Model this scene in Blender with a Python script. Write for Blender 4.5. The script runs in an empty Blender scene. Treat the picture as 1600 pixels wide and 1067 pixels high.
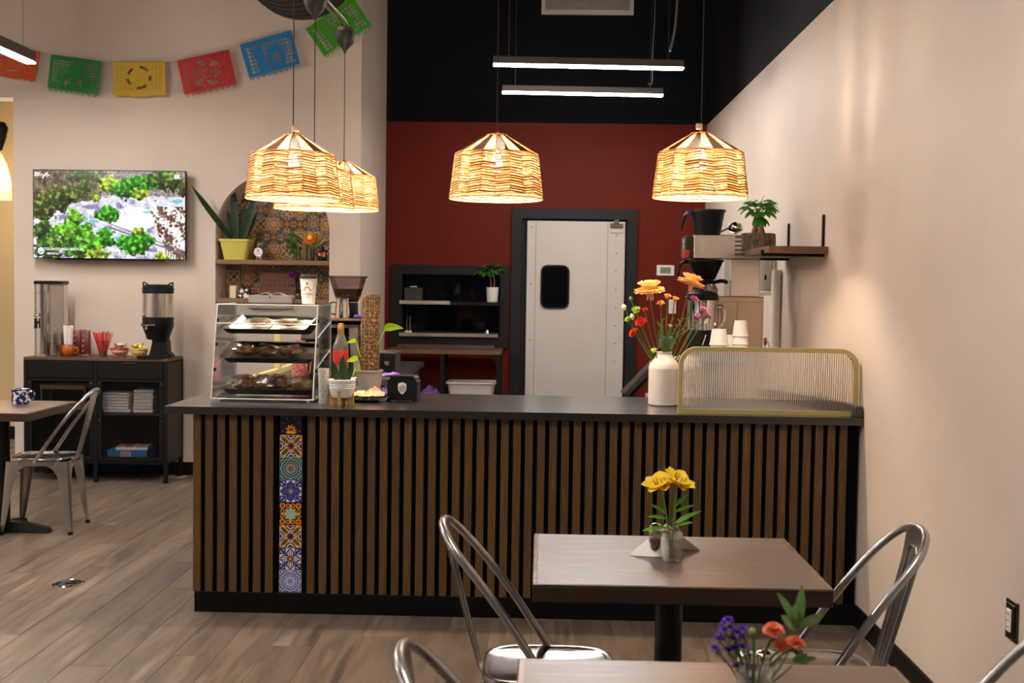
import bpy, bmesh, math, random
from mathutils import Vector, Matrix, noise
random.seed(7)
PI = math.pi
SC = bpy.context.scene
COL = SC.collection

# ------------------------------------------------------------------ camera
F_PX = 1850.0
def _axes(vx=847.0, vy=449.0, roll=.0145, f=F_PX):
    p, q = vx-800, vy-533.5
    a = (-f*f-q*(q-roll*p))/(p+q*roll)
    b = q+roll*(a-p)
    yd = Vector((p, q, f)).normalized()
    xd = Vector((-a, -b, -f)).normalized()
    if xd.x < 0: xd = -xd
    dn = yd.cross(xd)
    if dn.y < 0: dn = -dn
    return xd, yd, -dn
AX, AY, AZ = _axes()
EYE = Vector((0, 0, 1.5))
cam_d = bpy.data.cameras.new('camera')
cam = bpy.data.objects.new('camera', cam_d)
COL.objects.link(cam)
cam_d.sensor_fit = 'HORIZONTAL'; cam_d.sensor_width = 36.0; cam_d.lens = F_PX/1600*36.0
cam_d.clip_start = .05; cam_d.clip_end = 100
cam.matrix_world = Matrix(((AX.x, -AX.y, -AX.z, EYE.x), (AY.x, -AY.y, -AY.z, EYE.y), (AZ.x, -AZ.y, -AZ.z, EYE.z), (0, 0, 0, 1)))
cam_d.dof.use_dof = True; cam_d.dof.focus_distance = 5.2; cam_d.dof.aperture_fstop = 5.6
SC.camera = cam

# ------------------------------------------------------------------ world and exposure
w = bpy.data.worlds.new('world'); SC.world = w; w.use_nodes = True
w.node_tree.nodes['Background'].inputs[0].default_value = (.30, .48, .95, 1)
w.node_tree.nodes['Background'].inputs[1].default_value = .03
SC.view_settings.view_transform = 'Standard'; SC.view_settings.look = 'None'
SC.view_settings.gamma = 1; SC.view_settings.use_curve_mapping = False
SC.view_settings.exposure = 2.0
SC.cycles.transparent_max_bounces = 24
SC.cycles.max_bounces = 10
SC.cycles.sample_clamp_indirect = 6
BULB_E, BAR_E, ROOM_E = 310.0, 36.0, 40.0      # lamp strengths: pendant bulbs, kitchen bars, dining-room bars (seen and added)

def ray(px, py):
    c = Vector((px-800, py-533.5, F_PX))
    return Vector((AX.dot(c), AY.dot(c), AZ.dot(c)))
def P(px, py, Y):            # the point of the plane y = Y seen at a pixel
    d = ray(px, py); return EYE+d*(Y/d.y)
def PZ(px, py, Z):
    d = ray(px, py); return EYE+d*((Z-EYE.z)/d.z)
def PX(px, py, X):
    d = ray(px, py); return EYE+d*(X/d.x)

# ------------------------------------------------------------------ materials
def lin(c):
    o = []
    for v in c[:3]:
        v = v/255.0
        o.append(v/12.92 if v <= .04045 else ((v+.055)/1.055)**2.4)
    return (o[0], o[1], o[2], 1.0)
MATS = {}
def setin(n, k, v):
    if k in n.inputs: n.inputs[k].default_value = v
def M(name, col, rough=.5, metal=0.0, var=None, scale=8.0, stretch=(1, 1, 1), bump=0.0, bscale=None, trans=0.0, ior=1.45, emit=0.0, ecol=None, coat=0.0, coat_rough=.12, rand=False, detail=5.0, transl=0.0, contrast=(.3, .7), spec=None):
    if name in MATS: return MATS[name]
    m = bpy.data.materials.new(name); m.use_nodes = True; nt = m.node_tree
    b = nt.nodes['Principled BSDF']
    b.inputs['Base Color'].default_value = lin(col); b.inputs['Roughness'].default_value = rough; b.inputs['Metallic'].default_value = metal
    setin(b, 'Transmission Weight', trans); setin(b, 'IOR', ior); setin(b, 'Coat Weight', coat); setin(b, 'Coat Roughness', coat_rough)
    if spec is not None: setin(b, 'Specular IOR Level', spec)
    if emit:
        setin(b, 'Emission Color', lin(ecol or col)); setin(b, 'Emission Strength', emit)
    if var or bump:
        tc = nt.nodes.new('ShaderNodeTexCoord'); mp = nt.nodes.new('ShaderNodeMapping'); mp.inputs['Scale'].default_value = stretch
        nt.links.new(tc.outputs['Object'], mp.inputs['Vector'])
        if rand:
            oi = nt.nodes.new('ShaderNodeObjectInfo'); cx = nt.nodes.new('ShaderNodeCombineXYZ'); mu = nt.nodes.new('ShaderNodeMath'); mu.operation = 'MULTIPLY'; mu.inputs[1].default_value = 37.0
            nt.links.new(oi.outputs['Random'], mu.inputs[0])
            for k in range(3): nt.links.new(mu.outputs[0], cx.inputs[k])
            nt.links.new(cx.outputs[0], mp.inputs['Location'])
        nz = nt.nodes.new('ShaderNodeTexNoise'); nz.inputs['Scale'].default_value = scale; nz.inputs['Detail'].default_value = detail
        nt.links.new(mp.outputs[0], nz.inputs['Vector'])
        if var:
            r = nt.nodes.new('ShaderNodeValToRGB'); cols = [col]+list(var if isinstance(var[0], (tuple, list)) else [var])
            r.color_ramp.elements[0].position = contrast[0]; r.color_ramp.elements[1].position = contrast[1]
            r.color_ramp.elements[0].color = lin(cols[0]); r.color_ramp.elements[1].color = lin(cols[-1])
            for i, c in enumerate(cols[1:-1]):
                e = r.color_ramp.elements.new(contrast[0]+(contrast[1]-contrast[0])*(i+1)/(len(cols)-1)); e.color = lin(c)
            nt.links.new(nz.outputs['Fac'], r.inputs[0]); last = r.outputs[0]
            if rand:
                hs = nt.nodes.new('ShaderNodeHueSaturation'); ma = nt.nodes.new('ShaderNodeMapRange'); ma.inputs['To Min'].default_value = .87; ma.inputs['To Max'].default_value = 1.13
                nt.links.new(oi.outputs['Random'], ma.inputs['Value']); nt.links.new(ma.outputs[0], hs.inputs['Value']); nt.links.new(last, hs.inputs['Color']); last = hs.outputs[0]
            nt.links.new(last, b.inputs['Base Color'])
        if bump:
            bn = nt.nodes.new('ShaderNodeBump'); bn.inputs['Strength'].default_value = bump; bn.inputs['Distance'].default_value = .004
            src = nz
            if bscale:
                src = nt.nodes.new('ShaderNodeTexNoise'); src.inputs['Scale'].default_value = bscale; nt.links.new(mp.outputs[0], src.inputs['Vector'])
            nt.links.new(src.outputs['Fac'], bn.inputs['Height']); nt.links.new(bn.outputs[0], b.inputs['Normal'])
    if transl:
        tr = nt.nodes.new('ShaderNodeBsdfTranslucent'); tr.inputs[0].default_value = lin(col); mx = nt.nodes.new('ShaderNodeMixShader'); mx.inputs[0].default_value = transl
        out = nt.nodes['Material Output']
        nt.links.new(b.outputs[0], mx.inputs[1]); nt.links.new(tr.outputs[0], mx.inputs[2]); nt.links.new(mx.outputs[0], out.inputs[0])
        if var: nt.links.new(b.inputs['Base Color'].links[0].from_socket, tr.inputs[0])
    MATS[name] = m
    return m
def clearmat(name, tint=(240, 245, 245), refl=.09, rough=.03):   # thin clear sheet: most light passes straight through
    if name in MATS: return MATS[name]
    m = bpy.data.materials.new(name); m.use_nodes = True; nt = m.node_tree; nt.nodes.remove(nt.nodes['Principled BSDF'])
    t = nt.nodes.new('ShaderNodeBsdfTransparent'); t.inputs[0].default_value = lin(tint)
    g = nt.nodes.new('ShaderNodeBsdfGlossy'); g.inputs['Roughness'].default_value = rough
    lw = nt.nodes.new('ShaderNodeLayerWeight'); lw.inputs[0].default_value = .35
    mr = nt.nodes.new('ShaderNodeMapRange'); mr.inputs['To Min'].default_value = refl; mr.inputs['To Max'].default_value = .8
    mx = nt.nodes.new('ShaderNodeMixShader')
    nt.links.new(lw.outputs['Facing'], mr.inputs['Value']); nt.links.new(mr.outputs[0], mx.inputs[0]); nt.links.new(t.outputs[0], mx.inputs[1]); nt.links.new(g.outputs[0], mx.inputs[2])
    nt.links.new(mx.outputs[0], nt.nodes['Material Output'].inputs[0]); MATS[name] = m
    return m
def emitmat(name, col, strength):
    if name in MATS: return MATS[name]
    m = bpy.data.materials.new(name); m.use_nodes = True; nt = m.node_tree; nt.nodes.remove(nt.nodes['Principled BSDF'])
    e = nt.nodes.new('ShaderNodeEmission'); e.inputs[0].default_value = lin(col); e.inputs[1].default_value = strength
    nt.links.new(e.outputs[0], nt.nodes['Material Output'].inputs[0]); MATS[name] = m
    return m
def vcolmat(name, rough=.5, emit=0.0):
    if name in MATS: return MATS[name]
    m = bpy.data.materials.new(name); m.use_nodes = True; nt = m.node_tree; b = nt.nodes['Principled BSDF']
    a = nt.nodes.new('ShaderNodeVertexColor'); a.layer_name = 'Col'; b.inputs['Roughness'].default_value = rough
    if emit:
        b.inputs['Base Color'].default_value = (.01, .01, .01, 1); nt.links.new(a.outputs[0], b.inputs['Emission Color']); b.inputs['Emission Strength'].default_value = emit
    else: nt.links.new(a.outputs[0], b.inputs['Base Color'])
    MATS[name] = m
    return m

# small expression layer over math nodes, used for glazed tile designs
class X:
    nt = None
    def __init__(s, k): s.k = k
    @staticmethod
    def op(o, *a):
        n = X.nt.nodes.new('ShaderNodeMath'); n.operation = o
        for i, v in enumerate(a):
            if isinstance(v, X): X.nt.links.new(v.k, n.inputs[i])
            else: n.inputs[i].default_value = float(v)
        return X(n.outputs[0])
    def __add__(s, o): return X.op('ADD', s, o)
    __radd__ = __add__
    def __sub__(s, o): return X.op('SUBTRACT', s, o)
    def __rsub__(s, o): return X.op('SUBTRACT', o, s)
    def __mul__(s, o): return X.op('MULTIPLY', s, o)
    __rmul__ = __mul__
    def __truediv__(s, o): return X.op('DIVIDE', s, o)
    def __abs__(s): return X.op('ABSOLUTE', s)
    def __lt__(s, o): return X.op('LESS_THAN', s, o)
    def __gt__(s, o): return X.op('GREATER_THAN', s, o)
    def __and__(s, o): return X.op('MULTIPLY', s, o)
    def __or__(s, o): return X.op('MAXIMUM', s, o)
def xs(v): return X.op('SINE', v)
def xc(v): return X.op('COSINE', v)
def xhyp(u, v): return X.op('SQRT', u*u+v*v)
def tilemat(name, design, half=.0508):
    if name in MATS: return MATS[name]
    m = bpy.data.materials.new(name); m.use_nodes = True; nt = m.node_tree; X.nt = nt; b = nt.nodes['Principled BSDF']
    tc = nt.nodes.new('ShaderNodeTexCoord'); sp = nt.nodes.new('ShaderNodeSeparateXYZ'); nt.links.new(tc.outputs['Object'], sp.inputs[0])
    u = X(sp.outputs[0])/half; v = X(sp.outputs[2])/half
    cur = [None, (0, 0, 0)]
    def lay(mask, col):
        n = nt.nodes.new('ShaderNodeMix'); n.data_type = 'RGBA'
        nt.links.new(mask.k, n.inputs[0])
        if cur[0] is None: n.inputs[6].default_value = lin(cur[1])
        else: nt.links.new(cur[0], n.inputs[6])
        n.inputs[7].default_value = lin(col); cur[0] = n.outputs[2]
    def base(c): cur[1] = c
    design(u, v, base, lay)
    nt.links.new(cur[0], b.inputs['Base Color']); b.inputs['Roughness'].default_value = .16; setin(b, 'Coat Weight', .3)
    MATS[name] = m
    return m

# ------------------------------------------------------------------ mesh builder
class MB:
    def __init__(s): s.v = []; s.f = []
    def add(s, vs, fs):
        o = len(s.v); s.v += [tuple(x) for x in vs]; s.f += [tuple(i+o for i in f) for f in fs]; return s
    def box(s, c, d, rot=None, bev=0.0):
        hx, hy, hz = d[0]/2, d[1]/2, d[2]/2; c = Vector(c)
        if bev <= 0:
            vs = [Vector((x*hx, y*hy, z*hz)) for x in (-1, 1) for y in (-1, 1) for z in (-1, 1)]
            fs = [(0, 1, 3, 2), (4, 6, 7, 5), (0, 4, 5, 1), (2, 3, 7, 6), (0, 2, 6, 4), (1, 5, 7, 3)]
        else:
            h = (hx, hy, hz); vs = []; ix = {}
            for x in (-1, 1):
                for y in (-1, 1):
                    for z in (-1, 1):
                        for k in range(3):
                            p = [x*(hx-bev), y*(hy-bev), z*(hz-bev)]; p[k] = (x, y, z)[k]*h[k]
                            ix[(x, y, z, k)] = len(vs); vs.append(Vector(p))
            fs = []
            for k in range(3):
                o = [i for i in range(3) if i != k]
                for sg in (-1, 1):
                    q = []
                    for a, b in ((-1, -1), (1, -1), (1, 1), (-1, 1)):
                        t = [0, 0, 0]; t[k] = sg; t[o[0]] = a; t[o[1]] = b; q.append(ix[tuple(t)+(k,)])
                    fs.append(tuple(q))
                for a in (-1, 1):
                    for b in (-1, 1):
                        t0 = [0, 0, 0]; t1 = [0, 0, 0]; t0[k] = -1; t1[k] = 1
                        for t in (t0, t1): t[o[0]] = a; t[o[1]] = b
                        fs.append((ix[tuple(t0)+(o[0],)], ix[tuple(t1)+(o[0],)], ix[tuple(t1)+(o[1],)], ix[tuple(t0)+(o[1],)]))
            for x in (-1, 1):
                for y in (-1, 1):
                    for z in (-1, 1): fs.append(tuple(ix[(x, y, z, k)] for k in range(3)))
        if rot is not None: vs = [rot @ v for v in vs]
        return s.add([v+c for v in vs], fs)
    def bounds(s, x0, x1, y0, y1, z0, z1, bev=0.0): return s.box(((x0+x1)/2, (y0+y1)/2, (z0+z1)/2), (abs(x1-x0), abs(y1-y0), abs(z1-z0)), None, bev)
    def rings(s, rs, cap0=True, cap1=True, closed=True):
        n = len(rs[0]); vs = [p for r in rs for p in r]; fs = []
        for i in range(len(rs)-1):
            for j in range(n if closed else n-1):
                k = (j+1) % n; fs.append((i*n+j, i*n+k, (i+1)*n+k, (i+1)*n+j))
        if cap0: fs.append(tuple(range(n))[::-1])
        if cap1: fs.append(tuple(range((len(rs)-1)*n, len(rs)*n)))
        return s.add(vs, fs)
    def lathe(s, prof, c=(0, 0, 0), n=24, sx=1.0, sy=1.0, rot=None, ph=0.0):
        c = Vector(c); rs = []
        for r, z in prof:
            r = max(r, 1e-4)
            rs.append([Vector((r*sx*math.cos(ph+2*PI*j/n), r*sy*math.sin(ph+2*PI*j/n), z)) for j in range(n)])
        rs = [[(rot @ p if rot is not None else p)+c for p in r] for r in rs]
        return s.rings(rs)
    def cyl(s, p0, p1, r0, r1=None, n=14): return s.tube([p0, p1], [r0, r0 if r1 is None else r1], n)
    def tube(s, pts, r, n=8, closed=False, sq=1.0):
        pts = [Vector(p) for p in pts]; m = len(pts); rr = r if isinstance(r, (list, tuple)) else [r]*m; rs = []; up = None
        for i, p in enumerate(pts):
            if closed: t = pts[(i+1) % m]-pts[i-1]
            else: t = pts[min(i+1, m-1)]-pts[max(i-1, 0)]
            t = t.normalized() if t.length > 1e-9 else Vector((0, 0, 1))
            if up is None:
                up = Vector((0, 0, 1)) if abs(t.z) < .9 else Vector((1, 0, 0))
            sd = t.cross(up)
            sd = sd.normalized() if sd.length > 1e-6 else t.orthogonal().normalized()
            up = sd.cross(t).normalized()
            rs.append([p+(sd*math.cos(2*PI*j/n)*sq+up*math.sin(2*PI*j/n))*rr[i] for j in range(n)])
        if closed: rs.append(rs[0])
        return s.rings(rs, not closed, not closed)
    def prism(s, poly, lo, hi, axis='z'):
        def q(a, b, h): return {'z': (a, b, h), 'y': (a, h, b), 'x': (h, a, b)}[axis]
        return s.rings([[Vector(q(a, b, lo)) for a, b in poly], [Vector(q(a, b, hi)) for a, b in poly]])
    def ball(s, c, r, sc=(1, 1, 1), n=12, m=8, rot=None, lump=0.0, seed=0.0):
        c = Vector(c); rs = []
        for i in range(m+1):
            a = -PI/2+PI*i/m; ring = []
            for j in range(n):
                b = 2*PI*j/n; d = Vector((math.cos(a)*math.cos(b), math.cos(a)*math.sin(b), math.sin(a)))
                k = r*(1+(lump*noise.noise(d*2.3+Vector((seed, seed*1.7, 0))) if lump else 0))
                d = Vector((d.x*sc[0], d.y*sc[1], d.z*sc[2]))*k
                ring.append((rot @ d if rot is not None else d)+c)
            rs.append(ring)
        return s.rings(rs, False, False)
    def leaf(s, base, dirv, L, W, bend=.4, n=6, nrm=None, tip=1.0, fold=.15, prof=None, droop=True):
        base = Vector(base); d = Vector(dirv).normalized(); up = Vector(nrm).normalized() if nrm is not None else Vector((0, 0, 1))
        sd = d.cross(up)
        if sd.length < 1e-4: sd = d.orthogonal()
        sd.normalize(); p = base.copy(); vs = []
        for i in range(n+1):
            t = i/n
            wd = (prof(t) if prof else math.sin(PI*min(1, t**.8*.97+.02))**.8)*W/2
            nn = sd.cross(d).normalized()
            vs += [p-sd*wd+nn*fold*wd, p.copy(), p+sd*wd+nn*fold*wd]
            if droop: d = (d+Vector((0, 0, -bend/n))).normalized()
            else: d = (d-nn*bend/n).normalized()
            p = p+d*(L/n)
        fs = []
        for i in range(n):
            a = i*3; fs += [(a, a+1, a+4, a+3), (a+1, a+2, a+5, a+4)]
        return s.add(vs, fs)
    def xf(s, mat):
        s.v = [tuple(mat @ Vector(v)) for v in s.v]; return s
    def mesh(s, name, mat, smooth=35, recalc=True, weld=False):
        me = bpy.data.meshes.new(name); me.from_pydata(s.v, [], s.f)
        if recalc or weld:
            bm = bmesh.new(); bm.from_mesh(me)
            if weld: bmesh.ops.remove_doubles(bm, verts=bm.verts, dist=1e-5)
            bmesh.ops.recalc_face_normals(bm, faces=bm.faces); bm.to_mesh(me); bm.free()
        if mat: me.materials.append(mat)
        if smooth:
            me.polygons.foreach_set('use_smooth', [True]*len(me.polygons)); me.set_sharp_from_angle(angle=math.radians(smooth))
        me.update(); return me
    def build(s, name, mat, parent=None, loc=None, smooth=35, recalc=True, kind=None, label=None, rz=0.0):
        o = bpy.data.objects.new(name, s.mesh(name, mat, smooth, recalc)); COL.objects.link(o)
        if parent is not None: o.parent = parent
        if loc is not None: o.location = loc
        if rz: o.rotation_euler = (0, 0, rz)
        if kind: o['kind'] = kind
        if label: o['label'] = label
        return o
def B(x0, x1, y0, y1, z0, z1, bev=0.0): return MB().bounds(x0, x1, y0, y1, z0, z1, bev)
def tag(o, label, cat, group=None, kind=None):
    o['label'] = label; o['category'] = cat
    if group: o['group'] = group
    if kind: o['kind'] = kind
    return o
def thing(name, label, cat, loc=(0, 0, 0), rz=0.0, group=None):
    o = bpy.data.objects.new(name, None); COL.objects.link(o); o.location = loc; o.rotation_euler = (0, 0, rz); o.empty_display_size = .05
    return tag(o, label, cat, group)
def share(name, me, parent=None, loc=(0, 0, 0), rot=None, sc=None):
    o = bpy.data.objects.new(name, me); COL.objects.link(o)
    if parent is not None: o.parent = parent
    o.location = loc
    if rot is not None: o.rotation_euler = rot
    if sc is not None: o.scale = sc
    return o
def copy_tree(o, parent=None, kids=None):
    c = o.copy(); COL.objects.link(c)
    if parent is not None: c.parent = parent
    for ch in list(o.children): copy_tree(ch, c)
    return c
def struct(o, label, cat):
    o['kind'] = 'structure'; o['label'] = label; o['category'] = cat; return o
def spline(pts, k=6):
    pts = [Vector(p) for p in pts]; out = []
    for i in range(len(pts)-1):
        p0 = pts[max(i-1, 0)]; p1 = pts[i]; p2 = pts[i+1]; p3 = pts[min(i+2, len(pts)-1)]
        for j in range(k):
            t = j/k
            out.append(.5*((2*p1)+(p2-p0)*t+(2*p0-5*p1+4*p2-p3)*t*t+(3*p1-p0-3*p2+p3)*t**3))
    out.append(pts[-1]); return out
def lettering(text, size, font_bold=False):
    cu = bpy.data.curves.new('lettering', 'FONT'); cu.body = text; cu.size = size; cu.align_x = 'CENTER'; cu.align_y = 'CENTER'; cu.resolution_u = 3
    if font_bold: cu.offset = size*.018
    o = bpy.data.objects.new('lettering', cu); COL.objects.link(o)
    dg = bpy.context.evaluated_depsgraph_get(); dg.update()
    me = bpy.data.meshes.new_from_object(o.evaluated_get(dg))
    v = [tuple(x.co) for x in me.vertices]; f = [tuple(p.vertices) for p in me.polygons]
    bpy.data.objects.remove(o); bpy.data.curves.remove(cu); bpy.data.meshes.remove(me)
    return v, f
def text_flat(v_f, yoff=0.0, cx=0.0, cz=0.0):     # letters standing in the xz plane, facing -y
    mb = MB(); mb.add([(x+cx, yoff, y+cz) for x, y, z in v_f[0]], v_f[1]); return mb
# all lettering is made first, while the scene is still small
T_CAP = lettering('TOLANTONGO GRUTAS', .027, True); T_MEX = lettering('MEXICO', .021, True); T_8K = lettering('8K', .045, True); T_8KB = lettering('8K', .045, True)
T_A = lettering('A', .060); T_ALT = lettering('ALTURAS', .0135); T_CAFE = lettering('CAFE', .009); T_NAV = lettering('NAVARRO', .062)
T_JA = lettering('A', .035); T_JALT = lettering('ALTURAS', .010)

# common materials
black_metal = M('black metal', (12, 11, 11), .45, 0, spec=.3)
black_plastic = M('black plastic', (12, 11, 12), .4, spec=.35)
steel = M('brushed steel', (214, 208, 202), .2, 1.0, bump=.06, scale=60, stretch=(1, 1, .05))
chrome = M('chrome', (225, 222, 218), .07, 1.0)
gunmetal = M('clear coated raw steel', (178, 174, 171), .3, .92, var=(150, 146, 144), scale=6, coat=.4)
white_gloss = M('white ceramic', (226, 219, 208), .35)
white_paper = M('white paper', (236, 230, 222), .8)
cloth_cord = M('cord black', (20, 19, 18), .7)
table_wood = M('table walnut', (98, 72, 58), .36, 0, var=[(80, 57, 44), (114, 86, 70)], scale=5, stretch=(1.2, 9, 9), bump=.03, coat=.5, coat_rough=.3)
leaf_green = M('leaf green', (62, 110, 36), .42, 0, var=(92, 146, 52), scale=20, transl=.25)
stem_green = M('stem green', (92, 120, 58), .5)

# ================================================================== STRUCTURE
XW, YB, YT = 1.436, 10.58, 9.12          # right wall, red back wall, television wall
ZB = 2.955                                # paint changes to black here
XL, ZCEIL = -7.5, 4.5
wall_paint = M('warm white paint', (208, 192, 178), .62, 0, var=(203, 187, 173), scale=3, bump=.05, bscale=220)
red_paint = M('brick red paint', (103, 28, 15), .6, 0, var=(98, 26, 14), scale=4, spec=.2, bump=.05, bscale=220)
black_paint = M('matte black paint', (9, 9, 11), .8, 0, var=(11, 11, 13), scale=2, spec=.2)
black_trim = M('black vinyl base', (8, 8, 8), .5, spec=.25)

# floor: vinyl planks running away from the camera
plank_m = M('greige vinyl plank', (74, 62, 54), .36, 0, var=[(118, 101, 88), (94, 80, 69), (140, 121, 105)], scale=1.8, stretch=(6, .6, 1), bump=.10, rand=True, detail=8, contrast=(.28, .72))
floor = B(XL, XW+.3, -3.2, YB+1.2, -.08, -.0025).build('floor', M('floor underlay', (78, 66, 57), .6, 0, var=[(144, 126, 111), (164, 144, 127)], scale=2.2, stretch=(7, .75, 1)))
struct(floor, 'greige wood-look vinyl plank floor with long diagonal-looking seams', 'floor')
PW, PL = .18, 1.22
pm = MB().box((0, 0, -.0025), (PW-.0022, PL-.0022, .005), None, .0008).mesh('plank', plank_m, smooth=0)
x = XW-.02-PW/2; ci = 0
while x > -4.75:
    y = 1.55+((ci*.437) % 1.0)*PL-PL
    while y < 9.1:
        yc = y+PL/2
        if yc+PL/2 > 1.6 and not (x > -1.2 and yc-PL/2 > 5.42) and not (yc < 2.6 and x < -2.2) and not (yc < 3.2 and x < -3.2) and yc+PL/2 < YT+.9:
            share('plank', pm, floor, (x, yc, 0))
        y += PL
    x -= PW; ci += 1
ceiling = B(XL, XW+.3, -3.2, YB+1.2, ZCEIL, ZCEIL+.1).build('ceiling', black_paint)
struct(ceiling, 'high open ceiling painted matte black', 'ceiling')
wr = B(XW, XW+.14, -3.2, YB+.14, -.08, ZB).build('wall_right', wall_paint); struct(wr, 'warm white wall beside the tables and the counter end', 'wall')
wru = B(XW-.004, XW+.14, -3.2, YB+.14, ZB, ZCEIL).build('wall_right_upper', black_paint); struct(wru, 'black painted upper band of the wall beside the tables', 'wall')
# back wall, with the pass-through opening left out
PT0, PT1 = P(629, 428, YB), P(781, 527, YB)      # opening corners
wb = MB()
wb.bounds(-1.45, PT0.x, YB, YB+.14, -.08, ZB).bounds(PT1.x, XW+.14, YB, YB+.14, -.08, ZB)
wb.bounds(PT0.x, PT1.x, YB, YB+.14, -.08, PT1.z).bounds(PT0.x, PT1.x, YB, YB+.14, PT0.z, ZB)
wb = wb.build('wall_back', red_paint); struct(wb, 'brick red kitchen wall around the swing door', 'wall')
wbu = B(-1.45, XW+.14, YB-.004, YB+.14, ZB, ZCEIL).build('wall_back_upper', black_paint); struct(wbu, 'black painted wall above the brick red band', 'wall')
# television wall with arched niche
NX0, NX1 = -2.53, -1.645; NR = (NX1-NX0)/2; NXC = (NX0+NX1)/2; NZ0, NZC = 1.335, 1.895; ND = .33
XE = -1.408; XO = -4.105; ZO = 2.905                      # wall end, doorway edge, doorway head
mb = MB(); mb.bounds(XO, NX0, YT, YT+.45, -.08, ZCEIL); mb.bounds(NX1, XE, YT, YB+.14, -.08, ZCEIL); mb.bounds(NX0, NX1, YT, YT+.45, -.08, NZ0)
mb.bounds(XL, XO, YT, YT+.2, ZO, ZCEIL)
NA = 28
arc = [(NXC-NR*math.cos(PI*i/NA), NZC+NR*math.sin(PI*i/NA)) for i in range(NA+1)]
for i in range(NA):
    (a, b), (c, d) = arc[i], arc[i+1]
    mb.prism([(a, b), (c, d), (c, ZCEIL), (a, ZCEIL)], YT, YT+.45, 'y')
wl = mb.build('wall_left', wall_paint, smooth=0); struct(wl, 'warm white wall with the television and an arched tiled niche', 'wall')
nb = B(NX0, NX1, YT+ND, YT+ND+.05, NZ0, NZC+NR).build('niche_back', M('grout', (150, 138, 122), .8), wl)
wf = B(XL, -1.4, 11.0, 11.12, -.08, ZCEIL).build('wall_far', M('cream corridor paint', (226, 200, 150), .6)); struct(wf, 'cream corridor wall beyond the doorway', 'wall')
ws = B(XL-.12, XL, -3.2, 11.1, -.08, ZCEIL).build('wall_side', wall_paint); struct(ws, 'warm white far side wall of the dining room', 'wall')
# wall behind the camera with shop windows
wq = MB(); zs, zt = .5, 2.7
xs_ = [XL, -5.6, -3.6, -2.9, -.9, -.2, 1.0, XW+.14]
for i in range(0, 7, 2): wq.bounds(xs_[i], xs_[i+1], -3.2, -3.08, -.08, ZCEIL)
for i in range(1, 6, 2): wq.bounds(xs_[i], xs_[i+1], -3.2, -3.08, -.08, zs).bounds(xs_[i], xs_[i+1], -3.2, -3.08, zt, ZCEIL)
wq = wq.build('wall_front', wall_paint); struct(wq, 'warm white shopfront wall behind the viewer', 'wall')
for k, i in enumerate(range(1, 6, 2)):
    fr = MB()
    for a, b, c, d in ((xs_[i], xs_[i+1], zs, zs+.06), (xs_[i], xs_[i+1], zt-.06, zt), (xs_[i], xs_[i]+.06, zs+.06, zt-.06), (xs_[i+1]-.06, xs_[i+1], zs+.06, zt-.06)): fr.bounds(a, b, -3.17, -3.11, c, d)
    fo = fr.build('window_%d' % (k+1), black_metal); struct(fo, 'black framed shop window behind the viewer, number %d from the corridor' % (k+1), 'window')
    B(xs_[i]+.06, xs_[i+1]-.06, -3.145, -3.14, zs+.06, zt-.06).build('pane', clearmat('window glass'), fo)
# black baseboards
for nm, bd, lb in (('baseboard_right', (XW-.014, XW, -3.0, 5.30, 0, .098), 'black vinyl baseboard along the wall beside the tables'),
                   ('baseboard_left', (XO-.012, -1.6, YT-.014, YT, 0, .1), 'black vinyl baseboard under the television wall'),
                   ('baseboard_far', (XL, XO+1, 10.986, 11.0, 0, .12), 'black vinyl baseboard of the corridor wall beyond the doorway')):
    o = B(*bd, .003).build(nm, black_trim); struct(o, lb, 'baseboard')

# swing door in the back wall
DX0, DX1, DZ = P(824.3, 345.2, YB).x, P(976.8, 347, YB).x, 2.09
FX0, FX1, FZ = P(800.7, 324.8, YB).x, P(995.9, 327.6, YB).x, 2.20
FI0, FI1, FIZ = P(816, 340, YB).x, P(980.2, 342, YB).x, 2.11
door_white = M('white door laminate', (205, 198, 190), .35, 0, var=(200, 192, 184), scale=2)
dr = bpy.data.objects.new('door_1', None); COL.objects.link(dr); dr.location = (0, YB, 0); struct(dr, 'white swing door with rounded window in a black mitred frame', 'door')
trim_m = M('charcoal door trim', (30, 28, 29), .5, spec=.3)
def mitre(a0, a1, z1, i0, i1, zi, y0, y1, nm, m, par):
    for poly in ([(a0, 0), (i0, 0), (i0, zi), (a0, z1)], [(i1, 0), (a1, 0), (a1, z1), (i1, zi)], [(a0, z1), (i0, zi), (i1, zi), (a1, z1)]):
        MB().prism(poly, y0, y1, 'y').build(nm, m, par, smooth=0)
mitre(FX0, FX1, FZ, FI0, FI1, FIZ, -.045, 0, 'door_frame', trim_m, dr)
B(FI0, FI1, -.004, -.001, .0, FIZ).build('jamb', M('door gap black', (10, 10, 10), .8), dr)
B(FI0+.004, FI0+.02, -.02, -.004, .0, FIZ-.03).build('jamb', trim_m, dr)
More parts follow.
